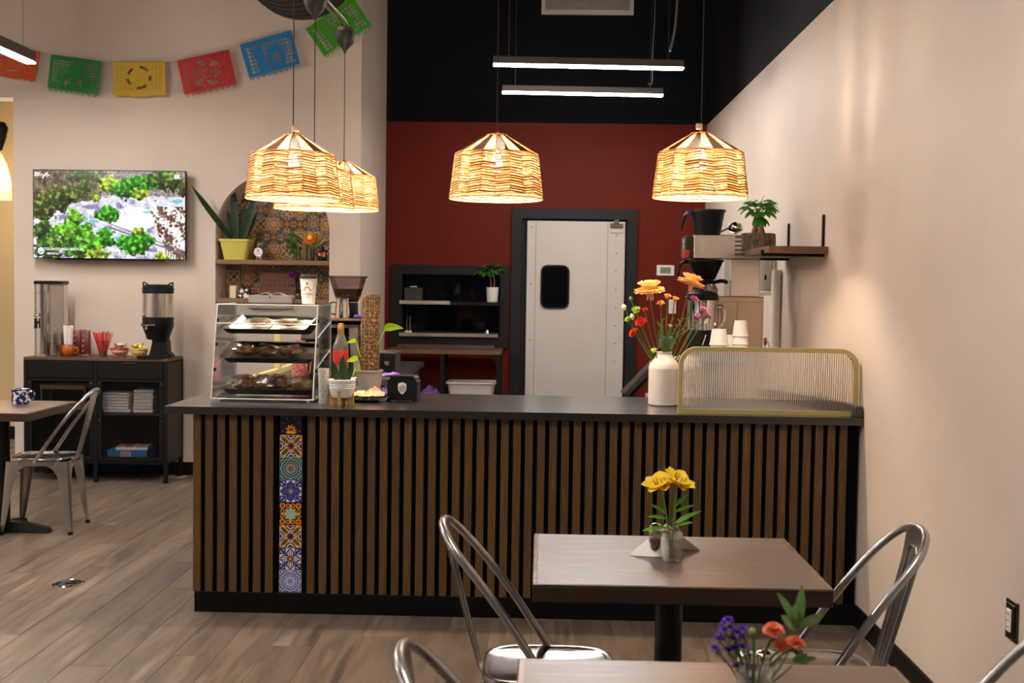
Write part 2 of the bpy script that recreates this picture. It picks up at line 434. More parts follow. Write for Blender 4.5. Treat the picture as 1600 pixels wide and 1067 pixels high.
# slab with window opening
WX0, WX1, WZ1, WZ0 = P(845, 414, YB).x, P(890, 414, YB).x, P(868, 414, YB).z, P(868, 482, YB).z
def rrect(x0, x1, z0, z1, r, k=5):
    p = []
    for cx, cz, a in ((x1-r, z1-r, 0), (x0+r, z1-r, PI/2), (x0+r, z0+r, PI), (x1-r, z0+r, 1.5*PI)):
        for i in range(k+1): p.append((cx+r*math.cos(a+PI/2*i/k), cz+r*math.sin(a+PI/2*i/k)))
    return p
sl = B(DX0, DX1, -.028, -.006, .01, DZ, .002).build('slab', door_white, dr)
for xx in (DX0+.075, DX1-.155):
    B(xx, xx+.004, -.030, -.028, .02, DZ-.004).build('edge_strip', M('door strip grey', (120, 112, 106), .4), dr)
for xx in (DX0+.04, DX1-.075):
    for k in range(8 if xx > 0 else 3):
        zz = .85+k*.16 if xx > 0 else DZ-.06-k*.5
        MB().lathe([(.006, 0), (.006, .003), (.001, .005)], (xx, -.028, zz), 8, rot=Matrix.Rotation(PI/2, 3, 'X')).build('screw', M('screw grey', (90, 84, 80), .3, .8), dr)
win = MB().rings([[Vector((a, -.045, b)) for a, b in rrect(WX0, WX1, WZ0, WZ1, .06)], [Vector((a, -.028, b)) for a, b in rrect(WX0, WX1, WZ0, WZ1, .06)]], False, False)
o2 = [Vector((a, -.045, b)) for a, b in rrect(WX0+.014, WX1-.014, WZ0+.014, WZ1-.014, .048)]
win.rings([[Vector((a, -.045, b)) for a, b in rrect(WX0, WX1, WZ0, WZ1, .06)], o2, [Vector((p.x, -.030, p.z)) for p in o2]], False, False)
wn = win.build('window_gasket', black_plastic, dr)
MB().prism(rrect(WX0+.013, WX1-.013, WZ0+.013, WZ1-.013, .048), -.036, -.0285, 'y').build('window_pane', M('dark door glass', (10, 8, 9), .06, spec=.25), wn)
hg = MB().bounds(DX1-.135, DX1-.02, -.05, -.028, DZ-.055, DZ-.015, .004).bounds(DX1-.10, DX1-.055, -.045, -.03, DZ-.02, DZ+.02, .003)
hg.build('hinge', chrome, dr)
B(DX1-.13, DX1-.022, -.040, -.0282, DZ-.1, DZ-.062, .003).build('hinge_cover', door_white, dr)

# pass-through: black frame, dark recess, steel shelves
pt = bpy.data.objects.new('window_4', None); COL.objects.link(pt); pt.location = (0, YB, 0); struct(pt, 'dark pass-through window in a wide black frame on the red wall', 'window')
G0, G1 = P(612, 413, YB), P(794, 543.5, YB)
for poly in ([(G0.x, G1.z), (PT0.x, PT1.z), (PT0.x, PT0.z), (G0.x, G0.z)], [(PT1.x, PT1.z), (G1.x, G1.z), (G1.x, G0.z), (PT1.x, PT0.z)], [(G0.x, G0.z), (PT0.x, PT0.z), (PT1.x, PT0.z), (G1.x, G0.z)], [(G0.x, G1.z), (G1.x, G1.z), (PT1.x, PT1.z), (PT0.x, PT1.z)]):
    MB().prism(poly, -.04, 0, 'y').build('frame_board', M('black pass trim', (24, 22, 22), .5, spec=.3), pt, smooth=0)
rc = MB(); e = .004
rc.bounds(PT0.x, PT1.x, .138, .142, PT1.z, PT0.z).build('recess_back', M('black glass', (5, 5, 6), .05, spec=.3), pt)
for bd in ((PT0.x, PT0.x+e, 0, .138, PT1.z, PT0.z), (PT1.x-e, PT1.x, 0, .138, PT1.z, PT0.z), (PT0.x, PT1.x, 0, .138, PT0.z-e, PT0.z), (PT0.x, PT1.x, 0, .138, PT1.z, PT1.z+e)):
    B(*bd).build('recess_lining', black_paint, pt)
s1, s2 = P(624, 469, YB-.08), P(703, 476, YB-.08)
B(s1.x, s2.x, -.08, .1, s2.z, s1.z, .002).build('upper_shelf', M('satin shelf steel', (205, 200, 195), .3, 1.0), pt)
s3 = P(780, 478, YB-.08)
B(s2.x+.003, s3.x, -.08, .1, s2.z-.004, s1.z-.008, .002).build('shelf_extension', M('black shelf steel', (30, 29, 30), .35, .6), pt)
s4, s5 = P(623, 519.5, YB-.08), P(778, 527.5, YB-.08)
B(s4.x, s5.x, -.08, .1, s5.z, s4.z, .002).build('lower_shelf', MATS['satin shelf steel'], pt)
ZS1 = s1.z; ZS2 = s4.z

# thermostat, outlet, light switch, floor box
t0, t1 = P(1026, 414, YB), P(1053, 431, YB)
th = thing('thermostat', 'small white thermostat with grey screen on the red wall', 'thermostat', (0, YB, 0))
B(t0.x, t1.x, -.022, 0, t1.z, t0.z, .004).build('case', white_gloss, th)
B(t0.x+.03, t1.x-.03, -.024, -.0222, t1.z+.02, t0.z-.02).build('screen', M('lcd grey', (120, 128, 116), .2), th)
t0, t1 = P(1045, 468, YB), P(1056, 490, YB)
ot = thing('outlet', 'white power outlet low on the red wall behind the flowers', 'outlet', (0, YB, 0))
B(t0.x, t1.x, -.008, 0, t1.z, t0.z, .003).build('cover_plate', white_gloss, ot)
for k in (.32, .68):
    zz = t1.z+(t0.z-t1.z)*k; B((t0.x+t1.x)/2-.012, (t0.x+t1.x)/2+.012, -.012, -.0082, zz-.014, zz+.014, .003).build('socket', M('socket white', (210, 204, 196), .4), ot)
cpt = PX(1583, 969, XW)
sw = thing('light_switch', 'steel framed wall dimmer switch near the baseboard', 'switch', (XW, cpt.y, cpt.z))
B(-.006, 0, -.044, .044, -.062, .062, .002).build('cover_plate', M('bronze plate', (96, 84, 72), .25, .9), sw)
B(-.010, -.0062, -.030, .030, -.050, .050, .002).build('inner_plate', M('dark bronze', (50, 42, 36), .35, .7), sw)
rk = B(-.016, -.0102, -.017, .017, -.035, .035, .003).build('rocker', white_gloss, sw)
for k in (-.02, 0, .02): B(-.0175, -.0162, -.008, .008, k-.002, k+.002).build('indicator', M('indicator grey', (150, 145, 140), .4), rk)
fb = PZ(106, 912, 0)
fx = thing('floor_box', 'round chrome floor outlet cover set in the planks', 'outlet', (fb.x, fb.y, 0))
MB().lathe([(.078, 0), (.078, .003), (.070, .006), (.066, .004)], n=36).build('ring', chrome, fx)
MB().lathe([(.064, .001), (.064, .004), (.02, .005)], n=32).build('lid', M('lid steel', (190, 186, 182), .14, 1), fx)
MB().box((.012, .004, .0065), (.05, .03, .003), Matrix.Rotation(.6, 3, 'Z'), .001).build('latch', M('latch dark', (70, 68, 68), .2, 1), fx)
# air vent grille high on the black wall
v0, v1 = P(846, 22, YB-.03), P(990, 22, YB-.03)
vt = thing('air_vent', 'pale slotted air vent grille high on the black wall', 'vent', (0, YB-.004, 0))
vz0, vz1 = v0.z, v0.z+.35; vf = MB()
for a, b, c, d in ((v0.x, v1.x, vz0, vz0+.04), (v0.x, v1.x, vz1-.04, vz1), (v0.x, v0.x+.035, vz0+.04, vz1-.04), (v1.x-.035, v1.x, vz0+.04, vz1-.04)): vf.bounds(a, b, -.03, 0, c, d)
vm = M('vent aluminium', (196, 186, 176), .5, .2)
vf.build('rim', vm, vt)
B(v0.x+.035, v1.x-.035, -.006, -.001, vz0+.04, vz1-.04).build('backing', M('vent dark', (70, 66, 62), .7), vt)
fins = MB(); n = 60
for k in range(n):
    xx = v0.x+.037+(v1.x-v0.x-.074)*(k+.5)/n; fins.bounds(xx-.0028, xx+.0028, -.022, -.007, vz0+.04, vz1-.04)
fins.build('fins', vm, vt, kind='stuff')

# ================================================================== LAMPS
rattan = M('rattan', (238, 210, 164), .6, 0, var=[(212, 172, 118), (248, 228, 190)], scale=30, transl=.5)
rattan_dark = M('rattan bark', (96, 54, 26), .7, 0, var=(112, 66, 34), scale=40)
bulb_m = emitmat('warm bulb', (255, 236, 208), BULB_E)
def make_pendant(label):
    t = thing('pendant_lamp', label, 'pendant lamp', group='wicker pendant lamps')
    N, R0, R1, R2, H1, H2 = 20, .215, .19, .045, .205, .292
    def prof(z): return R0+(R1-R0)*(z/H1) if z <= H1 else R1+(R2-R1)*((z-H1)/(H2-H1))
    ribs = MB()
    for i in range(N):
        a = 2*PI*i/N
        ribs.tube([(prof(z)*math.cos(a), prof(z)*math.sin(a), z) for z in (0, .07, .14, H1, .235, .265, H2)], .0026, 5)
    ribs.build('ribs', rattan, t, kind='stuff')
    hoop = MB()
    for z, r in ((0, .0042), (.016, .0025), (H1, .003), (H2, .005)):
        hoop.tube([(prof(z)*math.cos(2*PI*k/60), prof(z)*math.sin(2*PI*k/60), z) for k in range(60)], r, 6, True)
    hoop.build('hoops', rattan, t)
    wv = MB(); rnd = random.Random(3)
    def twig(a0, a1, z0, z1, th, proud):
        nonlocal wv
        r0, r1 = prof(z0)+proud, prof(z1)+proud; vs = []
        am = (a0+a1)/2; rm = (r0+r1)/2; zm = (z0+z1)/2
        for a, r, z in ((a0, r0, z0), (am, rm+.0022, zm), (a1, r1, z1)):
            for dr, dz in ((-.0018, -th), (.0018, -th), (.0018, th), (-.0018, th)): vs.append(((r+dr)*math.cos(a), (r+dr)*math.sin(a), z+dz))
        fs = []
        for s_ in (0, 4):
            for k in range(4): fs.append((s_+k, s_+(k+1) % 4, s_+4+(k+1) % 4, s_+4+k))
        wv.add(vs, fs)
    rows = 16; lines = []
    for i in range(N):
        a0, a1 = 2*PI*i/N, 2*PI*(i+1)/N; sgn = 1 if i % 2 else -1
        for k in range(rows):
            z = .024+k*(H1-.026)/(rows-1)+rnd.uniform(-.001, .001); d = sgn*.0042
            z0, z1 = max(.016, z-d), max(.016, z+d)
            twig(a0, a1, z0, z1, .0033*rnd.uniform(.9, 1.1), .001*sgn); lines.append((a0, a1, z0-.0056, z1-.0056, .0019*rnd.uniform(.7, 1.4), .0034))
        for k in range(2): twig(a0, a1, .005+.006*k-sgn*.002, .005+.006*k+sgn*.002, .0012, 0)
    wv.build('weave', rattan, t, kind='stuff'); wv = MB()
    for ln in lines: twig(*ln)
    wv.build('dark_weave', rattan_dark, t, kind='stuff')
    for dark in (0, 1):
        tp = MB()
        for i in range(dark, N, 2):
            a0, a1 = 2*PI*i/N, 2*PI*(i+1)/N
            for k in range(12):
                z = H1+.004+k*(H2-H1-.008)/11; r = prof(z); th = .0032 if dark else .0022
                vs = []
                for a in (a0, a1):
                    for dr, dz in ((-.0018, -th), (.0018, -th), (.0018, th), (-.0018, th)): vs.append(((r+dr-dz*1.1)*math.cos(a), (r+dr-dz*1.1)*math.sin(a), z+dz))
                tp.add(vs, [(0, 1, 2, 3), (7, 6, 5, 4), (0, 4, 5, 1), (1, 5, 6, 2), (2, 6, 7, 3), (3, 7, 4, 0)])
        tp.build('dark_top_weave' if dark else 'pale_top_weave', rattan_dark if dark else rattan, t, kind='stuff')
    MB().lathe([(.018, .225), (.02, .23), (.02, .285), (.012, .295), (.006, .31)], n=14).build('socket', M('socket bronze', (110, 84, 56), .35, .6), t)
    MB().lathe([(.010, .225), (.014, .205), (.024, .175), (.027, .155), (.022, .132), (.008, .124)], n=12).build('bulb', bulb_m, t)
    return t
def cord_and_canopy(t, L, canopy=True):
    MB().cyl((0, 0, .30), (0, 0, L), .0028, n=6).build('cord', cloth_cord, t)
    if canopy:
        MB().lathe([(.006, L-.03), (.012, L-.012), (.05, L+.03), (.064, L+.075), (.066, L+.10), (.045, L+.103)], n=20).build('canopy', M('canopy black', (26, 24, 24), .45), t)
        MB().lathe([(.043, L+.1), (.046, L+.104), (.046, L+.125)], n=16).build('canopy_cap', M('zinc', (120, 116, 110), .4, .9), t)
pend = make_pendant('wicker dome pendant over the pastry case, frontmost of the three overlapping ones')
spots = [(457.5, 311, 5.5, None), (490.5, 326, 6.45, 'wicker dome pendant mostly hidden, the middle of the three overlapping ones'),
         (537, 328, 7.35, 'wicker dome pendant farthest back of the three overlapping ones, above the niche'),
         (775, 311, 5.5, 'wicker dome pendant hanging alone in front of the red wall above the swing door'),
         (1093.5, 309, 5.5, 'wicker dome pendant hanging beside the warm white wall above the steel brewer')]
plist = [pend]+[copy_tree(pend) for _ in spots[1:]]
ZCAN = 2.955
for (px, py, Y, lb), t in zip(spots, plist):
    p = P(px, py, Y); t.location = p; t.rotation_euler.z = random.uniform(0, .3)
    if lb: t['label'] = lb
    cord_and_canopy(t, ((ZCAN if Y > 6 else 3.0) if px < 600 else ZCEIL-.13)-p.z)
    if px in (457.5, 1093.5): MB().box((.012 if px < 600 else -.012, -.006, .325), (.032, .012, .028), Matrix.Rotation(.2, 3, 'Z'), .003).build('clip', M('clip pale', (200, 176, 160), .4), t)
# steel conduit the three left-hand canopies hang from
cx_ = plist[1].location.x
cd = MB()
for dx in (-.014, .014): cd.tube(spline([(plist[0].location.x+dx, 4.7, 3.14), (plist[0].location.x+dx, 5.5, 3.14), (cx_+dx, 6.45, 3.10), (plist[2].location.x+dx*1.3, 7.2, 3.10), (plist[2].location.x+dx, 7.36, 3.085)], 5), .0085, 8)
tag(cd.build('conduit', M('galvanised conduit', (176, 160, 142), .3, .9)), 'bent galvanised conduit joining the pendant canopies under the black duct', 'conduit')
cbx = MB().box((cx_, 6.4, 3.115), (.05, .09, .05), None, .004)
tag(cbx.build('junction_box', MATS['zinc']), 'small steel junction box on the conduit above the middle canopy', 'junction box')
# black spiral duct overhead
dd = thing('air_duct', 'big black spiral air duct under the ceiling', 'duct', (-1.62, 7.9, 3.63))
rs_ = []
MB().rings([[Vector((.385*math.cos(2*PI*j/40), -y_, .385*math.sin(2*PI*j/40))) for j in range(40)] for y_ in (0, 4.2)]).build('pipe', M('duct black', (20, 19, 19), .6, spec=.3), dd)
for k in range(16):
    MB().tube([(.386*math.cos(2*PI*j/40), -.03-k*.12-.12*j/40, .386*math.sin(2*PI*j/40)) for j in range(40)], .004, 5, True).build('seam', M('duct seam', (11, 11, 11), .6), dd)
for yy in (-1.2, -3.4): B(-.39, .39, yy-.012, yy+.012, .386, ZCEIL-3.63).build('hanger', black_metal, dd)
# linear lamps
def linear_lamp(label, c, L, rz, E, nm, z_top=None, cable=True, w_=.05, h_=.06, col=(255, 247, 240), group='linear ceiling lamps'):
    t = thing('linear_lamp', label, 'linear lamp', c, rz, group)
    B(-L/2, L/2, -w_/2, w_/2, .012, h_, .003).build('housing', M('lamp aluminium', (96, 90, 86), .4, .5), t)
    B(-L/2, L/2, -w_/2, w_/2, 0, .012, .003).build('diffuser', emitmat(nm, col, E), t)
    if cable:
        for k in (-.42, .42): MB().cyl((k*L, 0, h_), (k*L, 0, ZCEIL-c[2]), .0018, n=5).build('suspension_wire', M('wire steel', (120, 118, 114), .35, .9), t)
    return t
a, b = P(771, 98, 7.55), P(1067, 104, 7.65)
linear_lamp('slim bright linear lamp hanging in the kitchen, the longer upper one', ((a.x+b.x)/2, 7.6, (a.z+b.z)/2-.02), (b-a).length, .06, BAR_E, 'kitchen bar light', col=(255, 250, 246))
a, b = P(785, 140, 8.95), P(1035, 148, 9.05)
linear_lamp('slim bright linear lamp hanging in the kitchen, the shorter lower one', ((a.x+b.x)/2, 9.0, (a.z+b.z)/2-.02), (b-a).length, .06, BAR_E, 'kitchen bar light', col=(255, 250, 246))
e_ = P(55, 100, 8.1)
linear_lamp('linear lamp with aluminium housing hanging in front of the orange flag', (e_.x-.03, 8.1-.75, e_.z), 1.5, PI/2, ROOM_E, 'room bar light', w_=.07, h_=.085)
k = 0
for X_, Y_ in ((-2.55, 5.25), (-4.6, 4.6), (-4.2, .6), (-.15, 2.4), (-6.2, 6.0), (-6.2, 2.0)):  # unseen lamps added to light the room, modelled on the visible bar
    k += 1
    linear_lamp(['linear lamp above the open floor beside the counter, out of view', 'linear lamp above the blue mug table, out of view', 'linear lamp behind the viewer above open floor', 'linear lamp overhead above the carnation table, out of view', 'linear lamp on the far dining side out of view', 'linear lamp behind the viewer on the far dining side', 'linear lamp far behind the viewer by the shopfront'][k-1], (X_, Y_, 3.15), 1.5, PI/2, ROOM_E, 'room bar light', w_=.07, h_=.085)
# loose flexible conduit beside the kitchen lamps
fc = MB().tube(spline([P(1061, -60, 8.2), P(1058, 10, 8.2), P(1054, 50, 8.2), P(1047, 80, 8.2)], 6), .009, 8)
tag(fc.build('flexible_conduit', M('flex grey', (110, 104, 98), .4, .7)), 'loose grey flexible conduit hanging beside the kitchen lamps', 'conduit')
hk = MB().tube(spline([P(1025, -60, 8.2), P(1023, 30, 8.2), P(1020, 80, 8.2), P(1019, 128, 8.2), P(1012, 130, 8.2)], 6), .004, 6)
tag(hk.build('hanging_wire', MATS['wire steel']), 'thin steel wire with hooked end hanging by the kitchen lamps', 'wire')
# corridor pendant seen at the doorway edge
p = P(-1, 312, 10.1)
t = thing('pendant_lamp', 'tall woven basket pendant glowing in the corridor doorway', 'pendant lamp', p)
pr = [(.10, 0), (.098, .06), (.092, .14), (.08, .22), (.06, .30), (.035, .37), (.02, .42)]
wv = MB()
for i in range(24):
    z = .005+i*.017
    for j in range(len(pr)-1):
        if pr[j][1] <= z <= pr[j+1][1]: r = pr[j][0]+(pr[j+1][0]-pr[j][0])*(z-pr[j][1])/(pr[j+1][1]-pr[j][1])
    wv.tube([(r*math.cos(2*PI*k/28), r*math.sin(2*PI*k/28), z+.003*(-1)**k) for k in range(28)], .003, 5, True)
wv.build('weave', rattan, t, kind='stuff')
rb = MB()
for i in range(14):
    a_ = 2*PI*i/14; rb.tube([(r*math.cos(a_), r*math.sin(a_), z) for r, z in pr], .003, 5)
rb.build('ribs', rattan, t, kind='stuff')
MB().ball((0, 0, .18), .03, n=10, m=8).build('bulb', bulb_m, t)
MB().lathe([(.02, .41), (.06, .53), (.075, .62), (.05, .66)], n=16).build('canopy', MATS['canopy black'], t)
MB().cyl((0, 0, .66), (0, 0, ZCEIL-p.z), .003, n=6).build('cord', cloth_cord, t)

# ================================================================== COUNTER
YC, ZT = 5.305, .942
slat_wood = M('stained slat wood', (68, 48, 25), .5, 0, var=[(100, 73, 39), (84, 60, 32), (116, 85, 46)], scale=3, stretch=(22, 8, 1.3), bump=.12, rand=True, detail=7)
ct = thing('service_counter', 'long service counter front of dark stained vertical wood slats', 'counter', (0, YC, 0))
CX0, CX1 = -1.558, 1.426
B(CX0, CX1, .016, .06, .09, .908).build('backing_panel', M('backing black', (5, 5, 5), .8, spec=.1), ct)
B(CX0-.006, CX1+.006, -.002, .06, 0, .094, .002).build('toe_board', M('toe black', (7, 7, 7), .5, spec=.25), ct)
B(CX0, CX0+.05, .06, .74, 0, .908).build('end_panel', M('backing black', (5, 5, 5), .8, spec=.1), ct)
sm = MB().box((0, 0, 0), (.0345, .018, .812), None, .0015).mesh('slat', slat_wood, smooth=0)
for i in range(7): share('slat', sm, ct, (P(307.5+18.8*i, 800, YC).x, .007, .5))
for i in range(45): share('slat', sm, ct, (P(485.6+18.85*i, 800, YC).x, .007, .5))
# talavera tile strip
def D_star(center):
    def d(u, v, base, lay):
        r = xhyp(u, v); a = X.op('ARCTAN2', v, u); au, av = abs(u), abs(v); p = abs(u+v)*.7071; q = abs(u-v)*.7071; mn = X.op('MINIMUM', p, q); mx = X.op('MAXIMUM', p, q)
        base((236, 226, 204))
        e = X.op('MAXIMUM', au, av); f = X.op('MINIMUM', au, av)
        lay((xhyp(e-1.0, f) < .42), (40, 52, 110)); lay((xhyp(e-1.0, f) < .33), (226, 216, 200)); lay((xhyp(e-1.0, f) < .24), (48, 60, 118))
        lay((mn < X.op('MULTIPLY', xs(mx*2.2), .24)) & (mx > .3), (214, 132, 34)); lay((mn < X.op('MULTIPLY', xs(mx*2.2), .14)) & (mx > .42) & (mx < 1.1), (70, 96, 48))
        lay(abs(mn-.26-mx*.05) < .035, (60, 50, 40))
        lay(r < .36+.05*xc(a*8), (206, 140, 52)); lay(r < .29+.05*xc(a*8), center); lay(r < .12, (30, 32, 60)); lay((e > .955), (220, 140, 40))
    return d
def D_mandala(c0, c1, c2, c3, k=12):
    def d(u, v, base, lay):
        r = xhyp(u, v); a = X.op('ARCTAN2', v, u); e = X.op('MAXIMUM', abs(u), abs(v)); cr = xhyp(abs(u)-1.0, abs(v)-1.0)
        base(c0)
        lay(abs(r-.86-.05*xc(a*k)) < .05, c1); lay(abs(cr-.34) < .05, c1); lay(abs(cr-.18) < .05, c2)
        lay((r < .72+.05*xc(a*k)), c2); lay(abs(r-.62-.05*xc(a*k)) < .035, c1); lay(r < .5+.04*xc(a*8), c3); lay(abs(r-.40) < .03, c1); lay(abs(r-.27-.05*xc(a*8)) < .03, c1); lay(r < .16, c0); lay(r < .07, c1)
        lay((e > .96), c1)
    return d
def D_petal(c_in, c_dot, ground=(226, 220, 222), blue=(46, 50, 122)):
    def d(u, v, base, lay):
        r = xhyp(u, v); a = X.op('ARCTAN2', v, u); au, av = abs(u), abs(v); e = X.op('MAXIMUM', au, av); f = X.op('MINIMUM', au, av)
        p = abs(u+v)*.7071; q = abs(u-v)*.7071; mn = X.op('MINIMUM', p, q); mx = X.op('MAXIMUM', p, q)
        base(ground)
        lay((f < X.op('MULTIPLY', xs(e*3.3), .40)) & (e < .93), blue); lay((f < X.op('MULTIPLY', xs(e*3.3)-.3, .36)) & (e < .86), c_in); lay(abs(f-.10) < .03, blue)
        lay((mn < .1) & (mx > .62), blue); lay(abs(xhyp(mx-1.0, mn)-.24) < .06, blue); lay(abs(xhyp(mx-1.02, mn-.32)) < .12, blue); lay(abs(xhyp(mx-.75, mn-.25)) < .07, c_in)
        lay(r < .30+.04*xc(a*8), (52, 116, 100)); lay(r < .22+.03*xc(a*8), c_dot); lay(r < .07, ground)
        lay(e > .965, (120, 116, 150))
    return d
def D_dots(u, v, base, lay):
    r = xhyp(u, v); a = X.op('ARCTAN2', v, u); au, av = abs(u), abs(v); e = X.op('MAXIMUM', au, av); f = X.op('MINIMUM', au, av)
    base((52, 26, 12))
    c = xhyp(au-.72, av-.72); lay(c < .27, (220, 150, 44)); lay(c < .15, (178, 50, 22))
    c = xhyp(e-.74, f-.22); lay(c < .2, (214, 140, 40)); lay(c < .1, (60, 30, 14)); c = xhyp(e-.74, f); lay(c < .09, (232, 190, 96))
    lay(r < .60+.07*xc(a*8), (60, 74, 40)); lay(r < .54+.08*xc(a*8), (176, 198, 164)); lay((r < .46) & ((xs(u*30)*xs(v*30)) > .2), (150, 178, 146))
    lay(e > .965, (40, 22, 12))
def D_night(u, v, base, lay):
    base((14, 14, 40)); au = abs(u); r1 = xhyp(u, v+.52); a = X.op('ARCTAN2', v+.52, u)
    lay((r1 < .40+.10*xc(a*9)) & (v > -.6), (224, 140, 28)); lay((r1 < .22) & (v > -.6), (150, 70, 20)); lay((abs(v+.72) < .13) & (au < .52-abs(v+.72)*1.5), (224, 140, 28)); lay((abs(v+.72) < .05) & (au < .3), (250, 196, 70))
    lay(xhyp(au-.7, v-.1) < .05, (120, 110, 90)); lay(xhyp(au-.74, v+.6) < .06, (150, 130, 80)); lay(xhyp(au-.35, v-.5) < .05, (190, 130, 40))
navy, cream = (34, 36, 82), (232, 216, 186)
TM = [tilemat('tile star plum', D_star((88, 40, 60))), tilemat('tile teal', D_mandala((28, 74, 84), (150, 186, 176), (36, 92, 100), (150, 70, 50))), tilemat('tile blue petal', D_petal((70, 82, 160), (150, 90, 130))),
      tilemat('tile sun dots', D_dots), tilemat('tile star navy', D_star((40, 46, 84))), tilemat('tile red petal', D_petal((214, 206, 208), (206, 40, 30))), tilemat('tile lilac', D_mandala((92, 94, 160), (206, 204, 222), (112, 114, 178), (150, 150, 196)))]
T_night = tilemat('tile night', D_night)
tx0, tx1 = P(434.5, 800, YC).x, P(472.3, 800, YC).x; txc = (tx0+tx1)/2; TS = .1033
for i, m in enumerate(TM[::-1]):
    o = MB().box((0, 0, 0), (.1018, .012, .1018), None, .0018).build('tile', m, ct, (txc, .013, .094+TS*(i+.5)), smooth=0)
MB().box((0, 0, 0), (.1018, .012, .1), None, .0018).build('tile', T_night, ct, (txc, .0145, .094+TS*7+.047), smooth=0)
# worktop
stone = M('black quartz', (24, 22, 22), .3, 0, var=(36, 33, 32), scale=160, spec=.6, coat=.65, coat_rough=.2)
wt = thing('worktop', 'black speckled stone worktop on the slatted counter', 'worktop', (0, 0, 0))
wp = MB().prism([(-1.692, 5.262), (1.431, 5.262), (1.431, 6.10), (-.86, 6.10), (-.86, 8.7), (-1.692, 8.7)], ZT-.034, ZT, 'z')
wp.build('slab', stone, wt, smooth=0)
tag(B(1.398, 1.431, 5.268, 6.10, ZT+.0005, ZT+.05, .003).build('stone_upstand', stone), 'low black stone upstand where the worktop meets the warm white wall', 'upstand')
sb = thing('return_cabinet', 'plain black base cabinet under the espresso machine', 'cabinet', (0, 0, 0))
B(-1.5, -.9, 6.12, 8.65, .08, ZT-.036).build('body', M('backing black', (5, 5, 5), .8, spec=.1), sb)
for k in range(4): B(-.9, -.888, 6.14+k*.63, 6.74+k*.63, .1, ZT-.06, .002).build('cabinet_door', black_paint, sb)
B(-1.46, -.96, 6.16, 8.6, 0, .08).build('plinth', black_trim, sb)
# ---------------------------------------------------------------- ribbed glass screen
sc = thing('ribbed_glass_screen', 'ribbed glass screen with brass frame and rounded top corners', 'glass screen', (0, 5.345, ZT))
a, b = P(1059, 646, 5.34).x, P(1340, 650, 5.34).x; HS = .302; RC = .085
outl = [(a, .0)]+[(a+RC-RC*math.cos(PI/2*k/8), HS-RC+RC*math.sin(PI/2*k/8)) for k in range(9)]+[(b-RC+RC*math.sin(PI/2*k/8), HS-RC+RC*math.cos(PI/2*k/8)) for k in range(9)]+[(b, 0)]
fw = .020; RI = RC-fw; aI, bI = a+fw, b-fw
inl = [(aI, fw)]+[(aI+RI-RI*math.cos(PI/2*k/8), HS-fw-RI+RI*math.sin(PI/2*k/8)) for k in range(9)]+[(bI-RI+RI*math.sin(PI/2*k/8), HS-fw-RI+RI*math.cos(PI/2*k/8)) for k in range(9)]+[(bI, fw)]
mb = MB(); n = len(outl)
rr = [[Vector((x_, y_, z_)) for x_, z_ in pl] for pl, y_ in ((outl, -.012), (outl, .012), (inl, .012), (inl, -.012))]; rr.append(rr[0])
mb.rings(rr, False, False)
mb.build('frame', M('brushed brass paint', (196, 178, 116), .38, .3), sc)
gl = MB(); nr = 78; ww = (bI-aI)/nr
def topz(x_):
    if x_ < aI+RI: return HS-fw-RI+math.sqrt(max(0, RI*RI-(aI+RI-x_)**2))
    if x_ > bI-RI: return HS-fw-RI+math.sqrt(max(0, RI*RI-(x_-bI+RI)**2))
    return HS-fw
pts = []
for k in range(nr):
    for j in range(4):
        t_ = j/4; pts.append((aI+ww*(k+t_), -.002-.0028*math.sin(PI*t_)))
pts.append((bI, -.002))
rows_ = [[Vector((x_, y_, fw)) for x_, y_ in pts], [Vector((x_, y_, topz(x_))) for x_, y_ in pts]]
rows_b = [[Vector((x_, .003, fw)) for x_, y_ in pts], [Vector((x_, .003, topz(x_))) for x_, y_ in pts]]
gl.rings([rows_[0], rows_[1], rows_b[1], rows_b[0], rows_[0]], False, False, closed=False)
gl.rings([[rows_[0][0], rows_[1][0]], [rows_b[0][0], rows_b[1][0]]], False, False, False); gl.rings([[rows_[0][-1], rows_[1][-1]], [rows_b[0][-1], rows_b[1][-1]]], False, False, False)
gl.build('ribbed_pane', M('reeded glass', (250, 248, 246), .04, trans=1.0, ior=1.48), sc, smooth=50)

# ---------------------------------------------------------------- pastry case
acr = clearmat('clear acrylic', (248, 250, 250), .03, .05)
acr_edge = M('acrylic edge', (225, 228, 230), .2, trans=.4, emit=0)
pc = thing('pastry_case', 'clear acrylic three-tier pastry display case on the counter', 'display case', (0, 0, ZT))
q0, q1 = -1.556, -1.068; yf0, yf1, yb = 5.53, 5.635, 5.985; hc = .455; th = .005
def slab4(mb, pts, off): mb.rings([[Vector(p) for p in pts], [Vector(p)+Vector(off) for p in pts]])
mb = MB()
for xx, dx in ((q0, th), (q1-th, th)):
    MB().prism([(yf0, .012), (yb, .012), (yb, hc), (yf1, hc)], xx, xx+dx, 'x').build('side_panel', acr, pc, smooth=0)
B(q0, q1, yf1, yb, hc, hc+.006).build('lid', acr, pc)
m4 = MB(); slab4(m4, [(q0, yf1, hc), (q1, yf1, hc), (q1, yf1-.02, hc-.09), (q0, yf1-.02, hc-.09)], (0, .005, 0)); m4.build('front_lip', acr, pc, smooth=0)
B(q0, q1, yf0+.01, yb, .008, .012).build('bottom_panel', acr, pc)
B((q0+q1)/2-.235, (q0+q1)/2-.005, yb-.012, yb-.008, .02, hc-.01).build('back_door', acr, pc); B((q0+q1)/2+.0, (q0+q1)/2+.235, yb-.006, yb-.002, .02, hc-.01).build('back_door', acr, pc)
